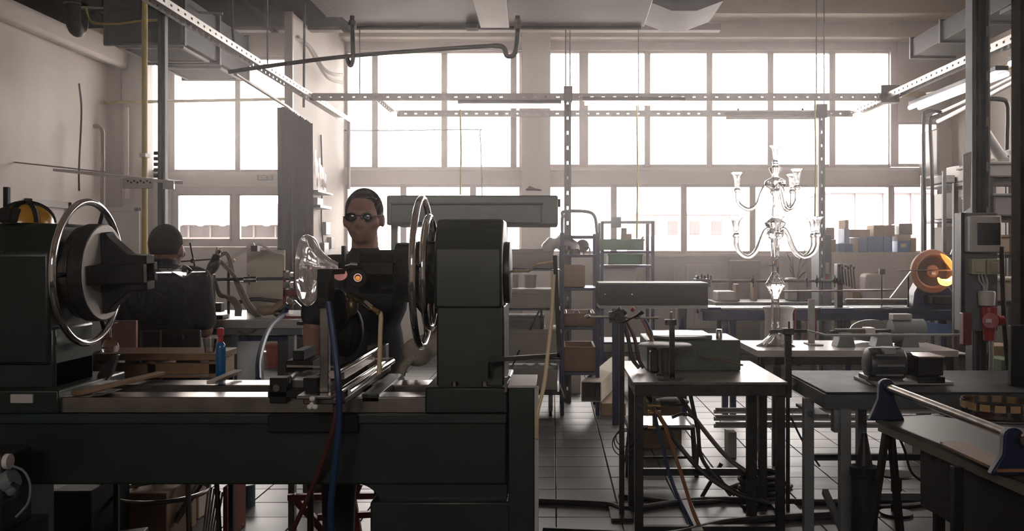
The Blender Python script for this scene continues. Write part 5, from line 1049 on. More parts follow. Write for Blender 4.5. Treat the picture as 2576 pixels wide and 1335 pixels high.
for px in (2125, 2220, 2285): MB().prism([(X(px-24, 6.75), TZ), (X(px+22, 6.75), TZ), (X(px+14, 6.75), Z(836, 6.75)), (X(px-14, 6.75), Z(836, 6.75))], 'y', 6.7, 6.85).to('pedestal', GREYP, lm, .004)
MB().cyl(W(2088, 836, 6.78), W(2240, 832, 6.78), .014, 14).cyl(W(2100, 835, 6.78), W(2180, 834, 6.78), .024, 16).to('shaft', STEELD, lm); MB().box(X(2178, 6.75), X(2200, 6.75), 6.73, 6.83, Z(845, 6.75), Z(824, 6.75)).to('collar', WHITE, lm, .003)
MB().cyl(W(2240, 832, 6.8), W(2322, 832, 6.8), .085, 24).to('motor', GREYP, lm); MB().box(X(2248, 6.75), X(2295, 6.75), 6.75, 6.85, Z(805, 6.75), Z(790, 6.75)).to('terminal_box', GREYL, lm, .004)
MB().prism([(X(2190, 7.1)+.16*math.cos(2*PI*k/32), TZ+.085+.082*math.sin(2*PI*k/32)) for k in range(32)], 'y', 7.08, 7.1).to('guard', mat('frosted_guard', (.20, .19, .18), .4), lm)
wr = tag(MB().obox(W(2030, 831, 6.35), W(2078, 843, 6.3), .018, .012).obox(W(2078, 843, 6.3), W(2440, 842, 6.0), .02, .014).to('guide_bar', GREYL, None, .002), 'long pale bar held by the clamp stand before the table', 'bar')
# clamp stand in front of the white table
cst = T('clamp_stand', 'dark post stand with a cross clamp before the white table', 'stand', (X(1985, 5.4), 5.4, 0))
MB().box(X(1976, 5.4), X(1992, 5.4), 5.4, 5.43, Z(1000, 5.4), Z(838, 5.4)).box(X(1979, 5.4), X(1988, 5.4), 5.405, 5.425, 0.02, Z(1000, 5.4)).to('post', DSTEEL, cst, .002)
MB().obox(W(1936, 833, 5.38), W(2030, 832, 5.38), .014, .018).to('crossbar', BLACK, cst, .002); MB().box(X(1972, 5.37), X(1998, 5.37), 5.37, 5.43, Z(842, 5.37), Z(826, 5.37)).to('clamp', BLACK, cst, .003); cyl('screw', DSTEEL, cst, W(1985, 826, 5.39), W(1985, 808, 5.39), .005, 8); cyl('screw', STEEL, cst, W(2018, 830, 5.38), W(2020, 810, 5.38), .004, 8)
MB().box(X(1955, 5.4), X(2015, 5.4), 5.3, 5.55, 0, .02).to('foot', DSTEEL, cst)
ft = T('floor_stand', 'thin stand with a small cross foot on the far floor', 'stand', (X(2062, 10.9), 10.9, 0))
cyl('post', DSTEEL, ft, (X(2062, 10.9), 10.9, .02), (X(2062, 10.9), 10.9, .95), .012, 8); MB().obox((X(2044, 10.9), 10.9, .015), (X(2080, 10.9), 10.9, .015), .03, .02).obox((X(2062, 10.8), 10.8, .015), (X(2062, 11), 11.0, .015), .03, .02).to('foot', DSTEEL, ft)

# ================================================================ FRONT TABLE with the green machine
FZ = .80
tt = T('steel_table', 'steel framed work table with a worn brown top in the middle foreground', 'table', (X(1790, 5.4), 5.4, 0))
xa, xb = X(1593, 5.03), X(1982, 5.03)
MB().box(xa, xb, 5.03, 6.0, FZ-.014, FZ).to('top', PLY, tt, .002)
MB().box(xa+.01, xb-.01, 5.04, 5.08, FZ-.075, FZ-.014).box(xa+.01, xa+.05, 5.08, 5.5, FZ-.075, FZ-.014).box(xb-.05, xb-.01, 5.08, 5.5, FZ-.075, FZ-.014).to('frame', DSTEEL, tt, .002)
for xx in (xa+.01, xb-.055):
    for yy in (5.045, 5.47): MB().box(xx, xx+.045, yy, yy+.045, 0, FZ-.014).to('leg', DSTEEL, tt, .002)
MB().box(xa+.05, xb-.05, 5.045, 5.085, .0, .035).to('lower_rail', DSTEEL, tt, .002); MB().box(xa+.05, xb-.05, 5.48, 5.51, .20, .24).to('lower_rail', DSTEEL, tt, .002)
MB().box(X(1880, 5.3), X(1905, 5.3), 5.3, 5.345, 0, FZ-.014).to('leg', DSTEEL, tt, .002)
STEELM = mat('matt_plate', (.20, .185, .17), .6, .3, noise=.2)
gm_ = T('grinding_machine', 'green grinding machine with round flat plates on the brown table', 'machine', (X(1760, 5.6), 5.6, FZ))
MB().box(X(1630, 5.45), X(1868, 5.45), 5.5, 5.95, FZ, Z(855, 5.5)).to('body', mat('machine_green', (.075, .095, .075), .45, noise=.2), gm_, .008)
for k in range(2): MB().box(X(1700+56*k, 5.48), X(1738+56*k, 5.48), 5.485, 5.5, Z(900, 5.48), Z(880, 5.48)).to('panel', mat('machine_green2', (.06, .078, .062), .45), gm_, .004)
MB().box(X(1640, 5.55), X(1792, 5.55), 5.55, 5.9, Z(855, 5.5), Z(843, 5.55)).to('tray', GREYP, gm_, .004)
MB().lathe([(0, .0), (.17, .0), (.172, .006), (.165, .012), (0, .012)], W(1706, 846, 5.62), 'z', 48).to('plate', STEELM, gm_); MB().lathe([(0, 0), (.125, 0), (.127, .006), (.12, .012), (0, .012)], W(1715, 838, 5.85), 'z', 48).to('plate', STEELM, gm_)
MB().lathe([(0, .0), (.145, .0), (.147, .004), (.14, .009), (0, .009)], W(1673, 868, 5.3), 'z', 48).to('plate', STEELM, gm_); cyl('plate_spindle', DSTEEL, gm_, W(1673, 868, 5.3), V((X(1673, 5.3), 5.3, FZ)), .028, 16); MB().lathe([(0, 0), (.055, 0), (.05, .012), (0, .012)], (X(1673, 5.3), 5.3, FZ), 'z', 24).to('spindle_foot', DSTEEL, gm_)
MB().lathe([(0, 0), (.018, 0), (.018, .06), (.015, .064), (0, .064)], W(1809, 855, 5.6), 'z', 20).to('cylinder', STEEL, gm_); MB().box(X(1634, 5.46), X(1655, 5.46), 5.42, 5.5, FZ, Z(880, 5.46)).to('bearing', DSTEEL, gm_, .01)
cyl('lever', mat('handle_brown', (.18, .10, .05), .5), gm_, W(1768, 896, 5.45), W(1868, 918, 5.2), .006, 8)
ps = T('plate_stand', 'dark upright stand rod on the front edge of the brown table', 'stand', (X(1690, 5.12), 5.12, FZ))
MB().box(X(1684, 5.12), X(1697, 5.12), 5.11, 5.135, FZ+.008, Z(808, 5.12)).to('rod', BLACK, ps, .002); MB().box(X(1674, 5.1), X(1702, 5.1), 5.1, 5.15, Z(818, 5.1), Z(804, 5.1)).to('clamp', BLACK, ps, .003); cyl('screw', STEEL, ps, W(1689, 806, 5.12), W(1689, 784, 5.12), .006, 10); MB().lathe([(.075, 0), (.075, .006), (0, .008)], (X(1690, 5.12), 5.13, FZ), 'z', 28).to('foot', STEELD, ps)
bs = T('burner_stand', 'tall burner stand with crossbar and hoses left of the brown table', 'stand', (X(1564, 5.35), 5.35, 0))
MB().box(X(1558, 5.35), X(1571, 5.35), 5.35, 5.38, 0.02, Z(800, 5.35)).to('post', DSTEEL, bs, .002); MB().box(X(1535, 5.35), X(1590, 5.35), 5.25, 5.5, 0, .02).to('foot', DSTEEL, bs)
cyl('crossbar', STEEL, bs, W(1470, 796, 5.33), W(1657, 800, 5.33), .0065, 10); MB().ell(W(1479, 796, 5.33), .014, .014, .012).to('knob', STEEL, bs)
MB().box(X(1532, 5.32), X(1574, 5.32), 5.31, 5.37, Z(812, 5.32), Z(784, 5.32)).ell(W(1560, 786, 5.32), .04, .03, .025).cyl(W(1540, 790, 5.32), W(1562, 776, 5.3), .013, 10).cyl(W(1600, 800, 5.32), W(1618, 782, 5.3), .012, 10).cyl(W(1566, 812, 5.3), W(1606, 792, 5.3), .006, 8).to('burner', BLACK, bs, .003)
MB().ell(W(1592, 778, 5.31), .012, .012, .014).to('valve_red', RED, bs); MB().ell(W(1573, 795, 5.29), .01, .01, .01).to('valve', STEEL, bs)
for pts, m_, r_ in (([(1566, 805), (1580, 850), (1590, 900), (1608, 925)], RUBBER, .012), ([(1576, 805), (1596, 850), (1606, 900), (1618, 925)], REDH, .011), ([(1612, 795), (1625, 820), (1640, 855), (1660, 880)], ORH, .011), ([(1620, 800), (1636, 830), (1640, 850)], BLUEH, .01)):
    MB().tube(cr(wp(pts, 5.45), 5), r_, 8).to('hose', m_, bs)
for k in range(3): MB().ring(W(1572, 1100+8*k, 5.33), .05+.01*k, .003, 'y', 28, 6).to('wire_coil', RUBBER, bs)
# hoses and fittings under that table
for pts, m_, r_, lab in (([(1645, 1030, 5.3), (1658, 1090, 5.28), (1690, 1210, 5.2), (1730, 1300, 5.1), (1755, 1350, 5.02)], BLUEH, .010, 'blue hose hanging under the brown table'),
  ([(1648, 1030, 5.3), (1672, 1070, 5.28), (1710, 1180, 5.2), (1745, 1290, 5.1), (1775, 1350, 5.02)], ORH, .010, 'orange hose hanging under the brown table'),
  ([(1625, 985, 5.4), (1680, 1080, 5.4), (1760, 1180, 5.35), (1850, 1240, 5.3), (1935, 1265, 5.3)], RUBBER, .014, 'black hose sagging from left to right under the brown table'),
  ([(1700, 985, 5.5), (1770, 1080, 5.5), (1830, 1150, 5.45), (1890, 1195, 5.4)], mat('brown_hose', (.10, .08, .06), .6), .014, 'brown hose slanting under the brown table'),
  ([(1735, 985, 5.45), (1755, 1080, 5.45), (1765, 1150, 5.45), (1810, 1210, 5.45), (1875, 1250, 5.45)], RUBBER, .012, 'black hose dropping steeply under the brown table'),
  ([(1690, 1050, 5.35), (1720, 1040, 5.35), (1750, 1055, 5.35), (1758, 1090, 5.35), (1752, 1180, 5.35)], RUBBER, .009, 'thin black hose arching under the brown table')):
    tag(hose('gas_hose', m_, None, pts, r_), lab, 'hose')
gv = T('gas_valve', 'brass double gas valve hanging under the brown table', 'valve', W(1646, 1050, 5.3))
MB().cyl(W(1646, 1000, 5.3), W(1646, 1090, 5.3), .01, 10).to('pipe', STEELD, gv)
for y_ in (1018, 1036, 1074): MB().cyl(W(1630, y_, 5.3), W(1662, y_+1, 5.3), .011, 8).to('tap', BRASS, gv)
stl = T('step_stool', 'grey step stool with rungs behind the brown table legs', 'stool', (X(1680, 6.4), 6.4, 0))
for px in (1585, 1742): cyl('leg', DSTEEL, stl, W(px, 1070, 6.35), V((X(px+(px-1664)*.10, 6.35), 6.3, 0)), .016, 10); cyl('leg', DSTEEL, stl, W(px, 1070, 6.6), V((X(px+(px-1664)*.1, 6.7), 6.75, 0)), .016, 10)
for y_ in (1150, 1180): cyl('rung', DSTEEL, stl, W(1582, y_, 6.33), W(1748, y_, 6.33), .009, 8)
MB().box(X(1578, 6.3), X(1748, 6.3), 6.3, 6.72, Z(1074, 6.3)-.02, Z(1074, 6.3)).to('seat', BLACK, stl, .006)
tag(MB().box(X(1582, 6.32), X(1738, 6.32), 6.34, 6.7, Z(1074, 6.3), Z(1074, 6.3)+.006).to('glass_sheet', mat('sheet_white', (.70, .68, .66), .12), None, .001), 'shiny pale sheet lying on the step stool', 'sheet')
tag(MB().box(X(1600, 7.2), X(1715, 7.2), 7.2, 7.6, 0, Z(985, 7.2)).to('storage_box', CARD, None, .005), 'brown carton standing behind the step stool', 'box')
bl = tag(MB().ell(W(1690, 1010, 6.5), .12, .1, .03).ell(W(1650, 1012, 6.5), .07, .08, .025).to('cloth_bundle', BLACK), 'black cloth bundle above the step stool', 'cloth')
fwd = tag(MB().obox(V((X(1755, 4.98), 4.98, .01))+V((0, 0, .015)), V((X(1735, 5.5), 5.75, .02)), .06, .02).to('flat_bar', GREYL, None, .002), 'pale flat strip on the floor under the brown table', 'bar')
for k, (pts, r_, lab) in enumerate(((([(-.05, 5.02), (.25, 4.98), (.6, 4.95), (1.0, 5.2), (1.7, 5.35)]), .02, 'thick black cable nearest us on the floor right of the lathe'), (([(-.1, 5.62), (.3, 5.55), (.45, 5.45), (.9, 5.65), (1.6, 5.6), (2.2, 5.7)]), .018, 'black cable crossing the floor behind the nearest one'), (([(.4, 5.75), (.8, 5.6), (1.2, 5.75), (1.5, 6.0), (1.3, 6.15), (1.1, 5.95)]), .014, 'black cable looped on the floor under the brown table'), (([(1.1, 5.5), (1.5, 5.62), (1.9, 5.5), (2.3, 5.62)]), .014, 'black cable trailing on the floor towards the grey table'))):
    tag(MB().tube(cr([V((a, b_, r_)) for a, b_ in pts], 8), r_, 8).to('floor_cable', RUBBER), lab, 'cable')
cl = T('cable_reel', 'coiled black cable reel on the floor by the brown table leg', 'cable', (X(1915, 5.9), 5.9, 0))
for k in range(4): MB().ring((X(1915, 5.9), 5.9, .02+.03*k), .13-.012*(k % 2), .016, 'z', 40, 8).to('coil', RUBBER, cl)
xs_ = T('cross_stand', 'small crossed metal foot on the floor under the brown table', 'stand', (X(1800, 5.7), 5.7, 0))
bar('leg', DSTEEL, xs_, V((X(1765, 5.7), 5.7, .02)), W(1815, 1165, 5.7), .02); bar('leg', DSTEEL, xs_, V((X(1838, 5.75), 5.75, .02)), W(1790, 1180, 5.7), .02)

# ================================================================ RIGHT: grey table, motor, trestle bench, electric post
g2 = T('steel_table', 'grey steel table with channel edges at the right carrying a motor', 'table', (X(2330, 5), 5.0, 0))
GZ = .79
gx0 = X(2079, 4.75)
MB().box(gx0, 2.75, 4.75, 5.6, GZ-.012, GZ).to('top', mat('table_grey', (.04, .042, .043), .6, noise=.2, spec=.15), g2, .002); MB().box(gx0, 2.75, 4.76, 4.8, GZ-.09, GZ-.012).box(gx0, gx0+.1, 4.8, 5.55, GZ-.09, GZ-.012).to('channel_frame', mat('channel_grey', (.085, .095, .095), .5, .1, noise=.2), g2, .003)
MB().box(X(2100, 4.73), X(2120, 4.73), 4.74, 4.8, GZ-.20, GZ-.09).to('bracket', GREYP, g2, .002)
for px, yy in ((2115, 4.72), (2068, 5.05), (2530, 4.72), (2285, 5.5)): MB().box(X(px, 4.72), X(px, 4.72)+.052, yy, yy+.05, 0, GZ-.08).to('leg', GREYP, g2, .002)
bar('lower_rail', GREYP, g2, V((X(2130, 4.75), 4.76, .27)), V((2.7, 4.76, .27)), .035); bar('brace', GREYP, g2, V((X(2082, 5.0), 5.05, .22)), V((X(2130, 4.72), 4.6, .02)), .03); bar('lower_rail', DSTEEL, g2, V((X(2080, 5.2), 5.52, .3)), V((2.7, 5.52, .3)), .035)
MB().box(X(2045, 4.95), X(2085, 4.95), 4.95, 5.3, GZ-.16, GZ-.145).to('side_plate', GREYP, g2)
mo = T('electric_motor', 'dark electric motor with gearbox on the grey table', 'motor', (X(2290, 5.1), 5.1, GZ))
m0 = W(2176, 914, 5.1); m1 = W(2262, 914, 5.1)
MB().lathe([(0, 0), (.06, 0), (.082, .012), (.088, .03), (.088, .185), (.08, .2), (.04, .21), (0, .21)], m0, 'x', 36).to('housing', mat('motor_grey', (.055, .058, .062), .4, .2), mo)
for k in range(10): q = 2*PI*k/10; MB().obox(m0+V((.035, .088*math.cos(q), .088*math.sin(q))), m0+V((.18, .088*math.cos(q), .088*math.sin(q))), .006, .012).to('fin', GREYP, mo)
MB().box(m0.x+.07, m0.x+.13, 5.0, 5.06, m0.z+.06, m0.z+.095).to('terminal_box', GREYL, mo, .004)
MB().lathe([(0, .2), (.06, .2), (.062, .24), (.035, .26), (.03, .3), (0, .3)], m0, 'x', 28).to('coupling', BLACK, mo)
MB().box(X(2310, 5.0), X(2374, 5.0), 5.0, 5.2, Z(945, 5.0), Z(900, 5.0)).to('gearbox', BLACK, mo, .006); MB().box(X(2308, 5.0), X(2376, 5.0), 4.99, 5.21, Z(900, 5.0), Z(896, 5.0)).to('gearbox_lid', STEEL, mo, .002); MB().box(X(2310, 4.99), X(2378, 4.99), 4.99, 5.2, GZ+.01, Z(948, 4.99)).to('gearbox_base', BLACK, mo, .003)
MB().box(X(2185, 5.0), X(2400, 5.0), 5.0, 5.25, GZ, GZ+.016).to('base_plate', GREYL, mo, .003); MB().box(X(2190, 5.0), X(2240, 5.0), 5.03, 5.2, GZ+.016, m0.z-.06).to('foot', DSTEEL, mo, .004); cyl('crank', STEEL, mo, W(2180, 955, 4.95), W(2210, 972, 4.85), .006, 8)
# foreground trestle bench with roller guide
A0, A1 = W(2245, 1062, 3.95), W(2680, 1260, 2.75)
zb = .80
tb2 = T('trestle_bench', 'dark plank bench with a steel front at the lower right corner', 'bench', (1.6, 3.4, 0))
pl = [(X(2200, 4.05), 4.05), (X(2345, 4.1), 4.1), (2.3, 3.7), (2.0, 2.6), (X(2560, 3.0), 3.0)]
zt2 = Z(1050, 4.05)
MB().prism([(X(2202, 4.05), 4.05), (X(2340, 4.12), 4.12), (2.25, 3.35), (2.05, 2.55), (1.52, 2.65)], 'z', zt2-.02, zt2).to('plank', mat('dark_plank', (.085, .068, .052), .45, noise=.5, scale=4), tb2, .003)
MB().obox(V((X(2208, 4.05), 4.02, zt2-.035)), V((1.5, 2.66, zt2-.035)), .02, .03).to('edge_strip', mat('edge_wood', (.16, .125, .095), .5), tb2)
MB().obox(V((X(2325, 3.7), 3.72, zt2-.16)), V((1.54, 2.72, zt2-.16)), .015, .25).to('front_sheet', mat('steel_sheet', (.045, .042, .04), .45, .4, noise=.3), tb2)
tp = V((X(2236, 3.98), 3.98, zt2-.03))
for dx, dy in ((-.09, -.02), (.06, 0.02)): MB().obox(tp+V((dx*.1, 0, 0)), V((tp.x+dx*1.4, tp.y+dy, 0)), .035, .02).to('leg', BLACK, tb2, .002)
for px, yy in ((2355, 3.6), (2400, 3.3)): MB().box(X(px, yy), X(px, yy)+.035, yy, yy+.035, 0, zt2-.04).to('leg', BLACK, tb2, .002)
gr = T('guide_roller', 'long steel tube in blue end brackets on the plank bench', 'roller', (1.6, 3.4, zt2))
q0, q1 = W(2228, 972, 4.0), W(2580, 1108, 2.98)
MB().cyl(q0, q1, .017, 20).to('tube', STEEL, gr)
for c_, w_ in ((q0, 1.0), (q1+V((-.02, .05, 0)), 1.0)):
    hgt = c_.z-zt2; n_ = 10
    poly = [(-.075, -hgt), (-.065, -hgt+.02), (-.035, -.05), (-.032, .008)]+[(.032*math.cos(PI-PI*k/6), .008+.026*math.sin(PI*k/6)) for k in range(7)]+[(.032, .008), (.035, -.05), (.065, -hgt+.02), (.075, -hgt)]
    MB().prism([(c_.x+a, c_.z+b_) for a, b_ in poly], 'y', c_.y-.02, c_.y+.015).to('bracket', mat('navy_paint', (.008, .013, .045), .5, spec=.3), gr, .006)
for k, (a_, b2q) in enumerate((((2395, 1095, 3.5), (2530, 1168, 3.1)), ((2400, 1110, 3.4), (2545, 1190, 3.0)))):
    s0, s1 = W(*a_), W(*b2q); s0.z = s1.z = zt2+.006+.012*k
    tag(MB().obox(s0, s1, .09, .01).to('scrap_sheet', WOOD, None, .001), ('upper thin board scrap lying on the plank bench', 'lower thin board scrap lying on the plank bench')[1-k], 'board')
gd = T('glass_drum', 'round clear drum with brown stained squares on its rim', 'container', (X(2520, 4.3), 4.3, zt2))
cc = V((X(2512, 4.35), 4.35, 0)); R_ = X(2600, 4.35)-X(2512, 4.35)
MB().lathe([(R_, .74), (R_, Z(1016, 4.2)), (R_-.006, Z(1016, 4.2)), (R_-.006, .745)], cc, 'z', 40).to('wall', FILM, gd)
for k in range(16): q = 2*PI*k/16; v_ = cc+V((R_*1.005*math.cos(q), R_*1.005*math.sin(q), Z(1030, 4.2))); MB().obox(v_-V((.022*-math.sin(q), .022*math.cos(q), 0)), v_+V((.022*-math.sin(q), .022*math.cos(q), 0)), .004, .03).to('patch', mat('amber_patch', (.42, .26, .12), .5), gd)
MB().lathe([(0, .0), (R_*.8, 0), (R_*.8, .73), (R_, .735), (R_, .74), (0, .74)], cc, 'z', 32).to('pedestal', GREYP, gd)
cn_ = T('steel_cone', 'tall dark tapered steel cone standing under the grey table', 'cone', (X(2174, 4.4), 4.4, 0))
MB().lathe([(0, 0), (.06, 0), (.058, Z(1195, 4.4)), (.045, Z(1190, 4.4)), (.012, Z(1088, 4.4)), (0, Z(1088, 4.4))], (X(2174, 4.4), 4.4, 0), 'z', 20).to('body', DSTEEL, cn_); MB().lathe([(.05, Z(1200, 4.4)), (.066, Z(1195, 4.4)), (.066, Z(1172, 4.4)), (.04, Z(1168, 4.4))], (X(2174, 4.4), 4.4, 0), 'z', 16).to('collar', BLACK, cn_)
dk = T('round_stool', 'low round topped dark stool under the grey table', 'stool', (X(2255, 5.4), 5.4, 0))
MB().lathe([(0, .22), (.1, .22), (.105, .225), (.1, .232), (0, .232)], (X(2255, 5.4), 5.4, 0), 'z', 32).to('top', mat('stool_wood', (.09, .075, .06), .5), dk); cyl('post', DSTEEL, dk, (X(2255, 5.4), 5.4, 0), (X(2255, 5.4), 5.4, .22), .03, 14); MB().lathe([(.09, 0), (.09, .015), (0, .02)], (X(2255, 5.4), 5.4, 0), 'z', 24).to('foot', DSTEEL, dk)
for k, (pts, lab) in enumerate((([(1990, 1050, 5.4), (2020, 1110, 5.3), (2062, 1172, 5.2)], 'thin dark cord slung from the clamp stand to the grey table'), ([(2255, 1085, 4.6), (2275, 1130, 4.6), (2295, 1190, 4.6), (2345, 1225, 4.5)], 'thin dark cord hanging below the plank bench'))):
    tag(hose('cord', RUBBER, None, pts, .006), lab, 'cord')
# stack of clear glass tubes on the floor beyond
gt = []
for k in range(6):
    z0 = Z(1030+9*k, 6.9+.0*k); lab = ('first', 'second', 'third', 'fourth', 'fifth', 'sixth')[k]+' glass tube counted from the top of the bundle beyond the grey table'
    o = MB().tube([V((X(1800, 6.9), 6.9+.07*(k % 2), z0)), V((X(2420, 6.9), 6.9+.07*(k % 2), z0))], .015, 12).to('glass_tube', mat('glass_tube_clear', (.62, .60, .58), .12)); tag(o, lab, 'glass tube', 'bundle of glass tubes')
rk3 = T('tube_rack', 'low clear rack blocks holding the glass tubes', 'rack', (X(1990, 6.9), 6.9, 0))
for px in (1840, 2300): MB().box(X(px, 6.9)-.03, X(px, 6.9)+.03, 6.86, 7.02, 0, Z(1084, 6.9)).to('block', GREYL, rk3, .004)
# electric post
PX, PD = 2467, 5.9
ep_ = T('strut_post', 'dark steel strut post from floor to ceiling on the right', 'post', (X(PX, PD), PD, 0))
x0, x1 = X(2446, PD), X(2489, PD)
MB().box(x0, x0+.022, PD, PD+.1, 0, ZC).box(x1-.022, x1, PD, PD+.1, 0, ZC).box(x0+.02, x1-.02, PD+.07, PD+.1, 0, ZC).to('channel', STRUT, ep_, .002)
MB().box(x0+.026, x0+.05, PD+.02, PD+.05, 0, ZC).to('cable', RUBBER, ep_); MB().box(x1-.006, x1+.004, PD-.002, PD+.01, .4, ZC).to('bright_edge', ZINC, ep_)
for k in range(16): MB().box(x1-.018, x1-.008, PD-.003, PD, .3+.28*k, .36+.28*k).to('slot', ZINC, ep_)
eb = T('switch_board', 'grey electric board with switches on the right strut post', 'switch board', (X(2470, 5.8), 5.8, Z(860, 5.8)))
MB().box(X(2417, 5.8), X(2510, 5.8), 5.8, 5.895, Z(832, 5.8), Z(535, 5.8)).to('backboard', mat('board_slate', (.15, .165, .19), .5, noise=.1), eb, .003); MB().box(X(2414, 5.8), X(2424, 5.8), 5.78, 5.8, Z(832, 5.8), Z(535, 5.8)).to('side_strip', DSTEEL, eb)
mb_ = MB().box(X(2441, 5.7), X(2520, 5.7), 5.7, 5.8, Z(634, 5.7), Z(542, 5.7)).to('meter_box', WHITE, eb, .008); box('meter_window', mat('meter_glass', (.06, .065, .07), .1, noise=.4, scale=14), mb_, X(2460, 5.69), X(2518, 5.69), 5.69, 5.70, Z(616, 5.69), Z(560, 5.69), .003)
for a, b_ in ((2446, 2481), (2484, 2517)):
    s_ = MB().box(X(a, 5.73), X(b_, 5.73), 5.73, 5.8, Z(690, 5.73), Z(651, 5.73)).to('switch', mat('ivory_plastic', (.50, .47, .36), .45), eb, .006); box('rocker', mat('ivory_rocker', (.55, .53, .38), .4), s_, X(a+8, 5.72), X(b_-6, 5.72), 5.715, 5.73, Z(684, 5.72), Z(660, 5.72), .003)
for k in range(3): MB().tube(cr(wp([(2462+8*k, 690), (2464+9*k, 705), (2474+4*k, 720), (2474+3*k, 735)], 5.76), 4), .006, 8).to('cable', GREYL, eb)
MB().lathe([(0, 0), (.045, 0), (.05, -.01), (.046, -.085), (0, -.085)], W(2482, 732, 5.74), 'z', 24).to('plug_body', WHITE, eb)
MB().lathe([(0, 0), (.042, 0), (.046, -.03), (.04, -.10), (.03, -.2), (0, -.2)], W(2488, 772, 5.72), 'z', 24).cyl(W(2492, 806, 5.66), W(2492, 806, 5.6), .045, 24).to('red_socket', RED, eb); MB().cyl(W(2510, 806, 5.65), W(2524, 806, 5.65), .03, 16).to('socket_lid', RED, eb); MB().box(X(2484, 5.58), X(2496, 5.58), 5.585, 5.6, Z(812, 5.58), Z(802, 5.58)).to('socket_label', WHITE, eb)
MB().box(X(2422, 5.75), X(2444, 5.75), 5.74, 5.8, Z(868, 5.75), Z(786, 5.75)).to('red_plug', REDD, eb, .006)
MB().tube(cr(wp([(2492, 852), (2494, 900), (2490, 960)], 5.74), 4), .012, 8).to('lead', GREYL, eb); MB().tube(cr(wp([(2520, 620), (2524, 760), (2530, 860), (2540, 960)], 5.7), 5), .014, 8).to('lead', RUBBER, eb)
tag(MB().prism([(X(2434, 5.78), Z(533, 5.78)), (X(2452, 5.78), Z(520, 5.78)), (X(2455, 5.78), Z(378, 5.78)), (X(2434, 5.78), Z(386, 5.78))], 'y', 5.84, 5.85).to('paper_notice', WHITE), 'long white paper strip taped to the right strut post', 'paper')
# far right racks and boxes
r4 = rack('storage_rack', 'grey shelf rack with white boxes at the far right wall', 2375, 2500, 10.2, 10.8, 430, (462, 552, 640, 760), GREYP)
wbx = [(2372, 440, 2404, 460, GREYL, 10.25, 'flat grey box at the left end of the upper right shelf'), (2376, 445, 2420, 461, DSTEEL, 10.3, 'dark tray on the upper right shelf'), (2414, 415, 2440, 461, WHITE, 10.22, 'white tapered tub on the upper right shelf'), (2378, 485, 2402, 551, WHITE, 10.25, 'tall white box on the middle right shelf'), (2402, 495, 2424, 551, GREYL, 10.25, 'pale box beside the tall white one on the middle right shelf'), (2426, 505, 2450, 551, WHITE, 10.25, 'white box next to the switch board on the middle right shelf'), (2380, 570, 2440, 639, GREYL, 10.3, 'large grey box on the lower right shelf')]
for x0, y0, x1, y1, m_, d0, lab in wbx: tag(MB().box(X(x0, d0), X(x1, d0)-.004, d0, d0+.35, Z(y1, d0)+.002, Z(y0, d0)).to('storage_box', m_, None, .008), lab, 'box', 'boxes on the far right shelves')
wbr = tag(MB().box(X(2366, 13.2), X(2404, 13.2), 13.3, 14.0, Z(440, 13.2), Z(318, 13.2)).to('water_heater', WHITE, None, .03), 'white boiler hanging on the wall right of the small window', 'boiler')
r5 = rack('storage_rack', 'dark rack with white bins at the right edge', 2491, 2640, 6.9, 7.5, 446, (447, 545, 640, 760), mat('rack_brown', (.13, .11, .10), .5))
for x0, y0, x1, y1, m_, lab in ((2482, 407, 2640, 446, WHITE, 'white bin on the top shelf at the right edge'), (2496, 487, 2640, 544, mat('frost_bin', (.45, .43, .42), .4), 'frosted bin on the second shelf at the right edge'), (2536, 590, 2640, 638, CARD, 'brown carton on the third shelf at the right edge'), (2500, 700, 2640, 759, CARDP, 'pale carton on the lowest shelf at the right edge')):
    d0 = 6.9; r_ = T('storage_bin', lab, 'bin', (X((x0+x1)/2, d0), d0+.3, Z(y1, d0))); MB().box(X(x0, d0), X(x1, d0), d0-.03, d0+.5, Z(y1, d0)+.001, Z(y0, d0)-.02).to('body', m_, r_, .012); MB().box(X(x0-3, d0), X(x1, d0), d0-.04, d0+.51, Z(y0+7, d0), Z(y0, d0)).to('rim', m_, r_, .006)
tag(MB().prism([(X(2540, 7), Z(378, 7)), (X(2640, 7), Z(350, 7)), (X(2640, 7), Z(362, 7)), (X(2540, 7), Z(390, 7))], 'y', 7.0, 7.3).to('white_board', WHITE), 'white board slanting above the bins at the right edge', 'board')
tag(MB().cyl(W(2476, 330, 7.2), W(2525, 406, 7.0), .04, 16).to('cardboard_roll', GREYL), 'pale tube leaning behind the steel post at the upper right', 'roll')
tag(box('door_post', mat('rust_post', (.022, .010, .009), .8, noise=.3, spec=.05), None, X(2567, 5.0), X(2600, 5.0), 5.0, 5.1, 0, ZC), 'dark rusty upright at the right edge of the view', 'post')
tag(box('equipment_box', BLACK, None, X(2556, 4.9), X(2660, 4.9), 4.95, 4.99, GZ+.002, Z(820, 4.9), .005), 'black box standing at the right edge on the grey table', 'box')
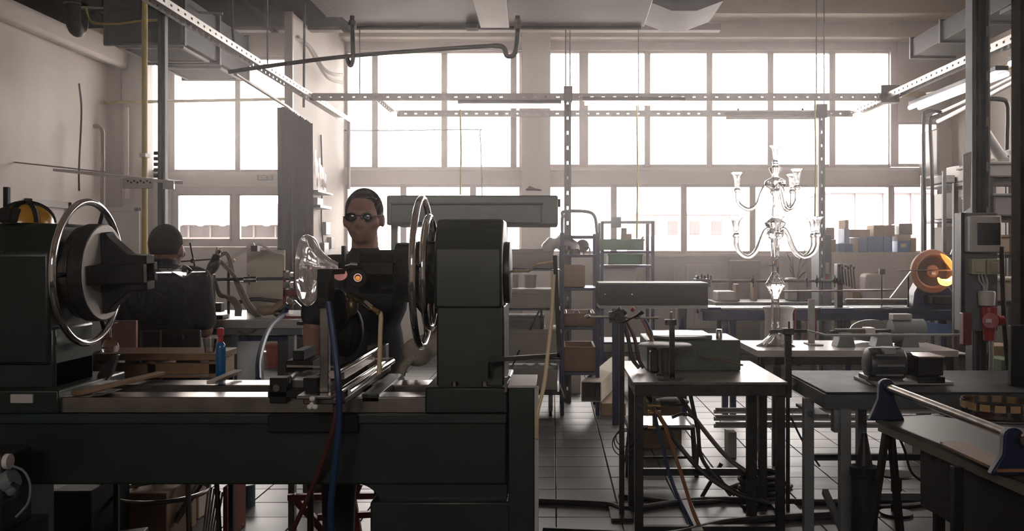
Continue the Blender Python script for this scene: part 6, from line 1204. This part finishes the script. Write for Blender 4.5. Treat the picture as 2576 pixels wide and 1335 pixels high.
for x0, y0, x1, y1, m_, d0, lab in ((2500, 870, 2560, 985, CARD, 8.0, 'brown carton on the floor behind the strut post'), (2520, 905, 2562, 990, mat('green_box', (.08, .16, .06), .6), 7.6, 'green carton partly hidden behind the strut post')):
    tag(MB().box(X(x0, d0), X(x1, d0), d0, d0+.3, 0, Z(y0, d0)).to('storage_box', m_, None, .005), lab, 'box')
pt = T('reflection_sheets', 'white strips standing in for a window reflection behind the white table', 'sheets', (X(2400, 7.6), 7.6, 0))
for k in range(4): MB().add([(X(2290, 7.35)+.14*k, 7.55, .675), (X(2290, 7.35)+.14*k+.125, 7.55, .675), (X(2290, 7.35)+.14*k+.125, 8.55, .655), (X(2290, 7.35)+.14*k, 8.55, .655), (X(2290, 7.35)+.14*k, 7.55, .667), (X(2290, 7.35)+.14*k+.125, 7.55, .667), (X(2290, 7.35)+.14*k+.125, 8.55, .647), (X(2290, 7.35)+.14*k, 8.55, .647)], [(0, 1, 2, 3), (7, 6, 5, 4), (4, 5, 1, 0), (5, 6, 2, 1), (6, 7, 3, 2), (7, 4, 0, 3)]).to('sheet', mat('sheet_reflection_white', (.88, .85, .83), .3), pt)  # white base colour paints in the bright window reflection
for px in (2330, 2480): MB().box(X(px, 7.5), X(px, 7.5)+.04, 7.5, 7.54, 0, .66).to('leg', DSTEEL, pt)
pt2 = tag(MB().prism([(X(2318, 7.7), Z(843, 7.7)), (X(2310, 7.7), Z(806, 7.7)), (X(2425, 7.7), Z(822, 7.7)), (X(2430, 7.7), Z(843, 7.7))], 'y', 7.7, 7.72).to('blue_panel', mat('sky_blue_panel', (.09, .17, .36), .45)), 'light blue panel below the blue lathe bed', 'panel')
HAZE = .0056
# ================================================================ HAZE volume: added to imitate lens glare around the windows
hm = bpy.data.materials.new('glare_haze'); hm.use_nodes = True; nt = hm.node_tree; nt.nodes.clear()
o_ = nt.nodes.new('ShaderNodeOutputMaterial'); v_ = nt.nodes.new('ShaderNodeVolumeScatter')
v_.inputs['Color'].default_value = (1, .93, .90, 1); v_.inputs['Density'].default_value = HAZE; v_.inputs['Anisotropy'].default_value = .92
nt.links.new(v_.outputs[0], o_.inputs['Volume'])
hz = MB().box(XL+.02, XR-.02, YF+.05, YB-.02, .02, ZC-.02).to('haze', hm); tag(hz, 'added haze volume imitating lens glare from the windows', 'haze', kind='stuff')
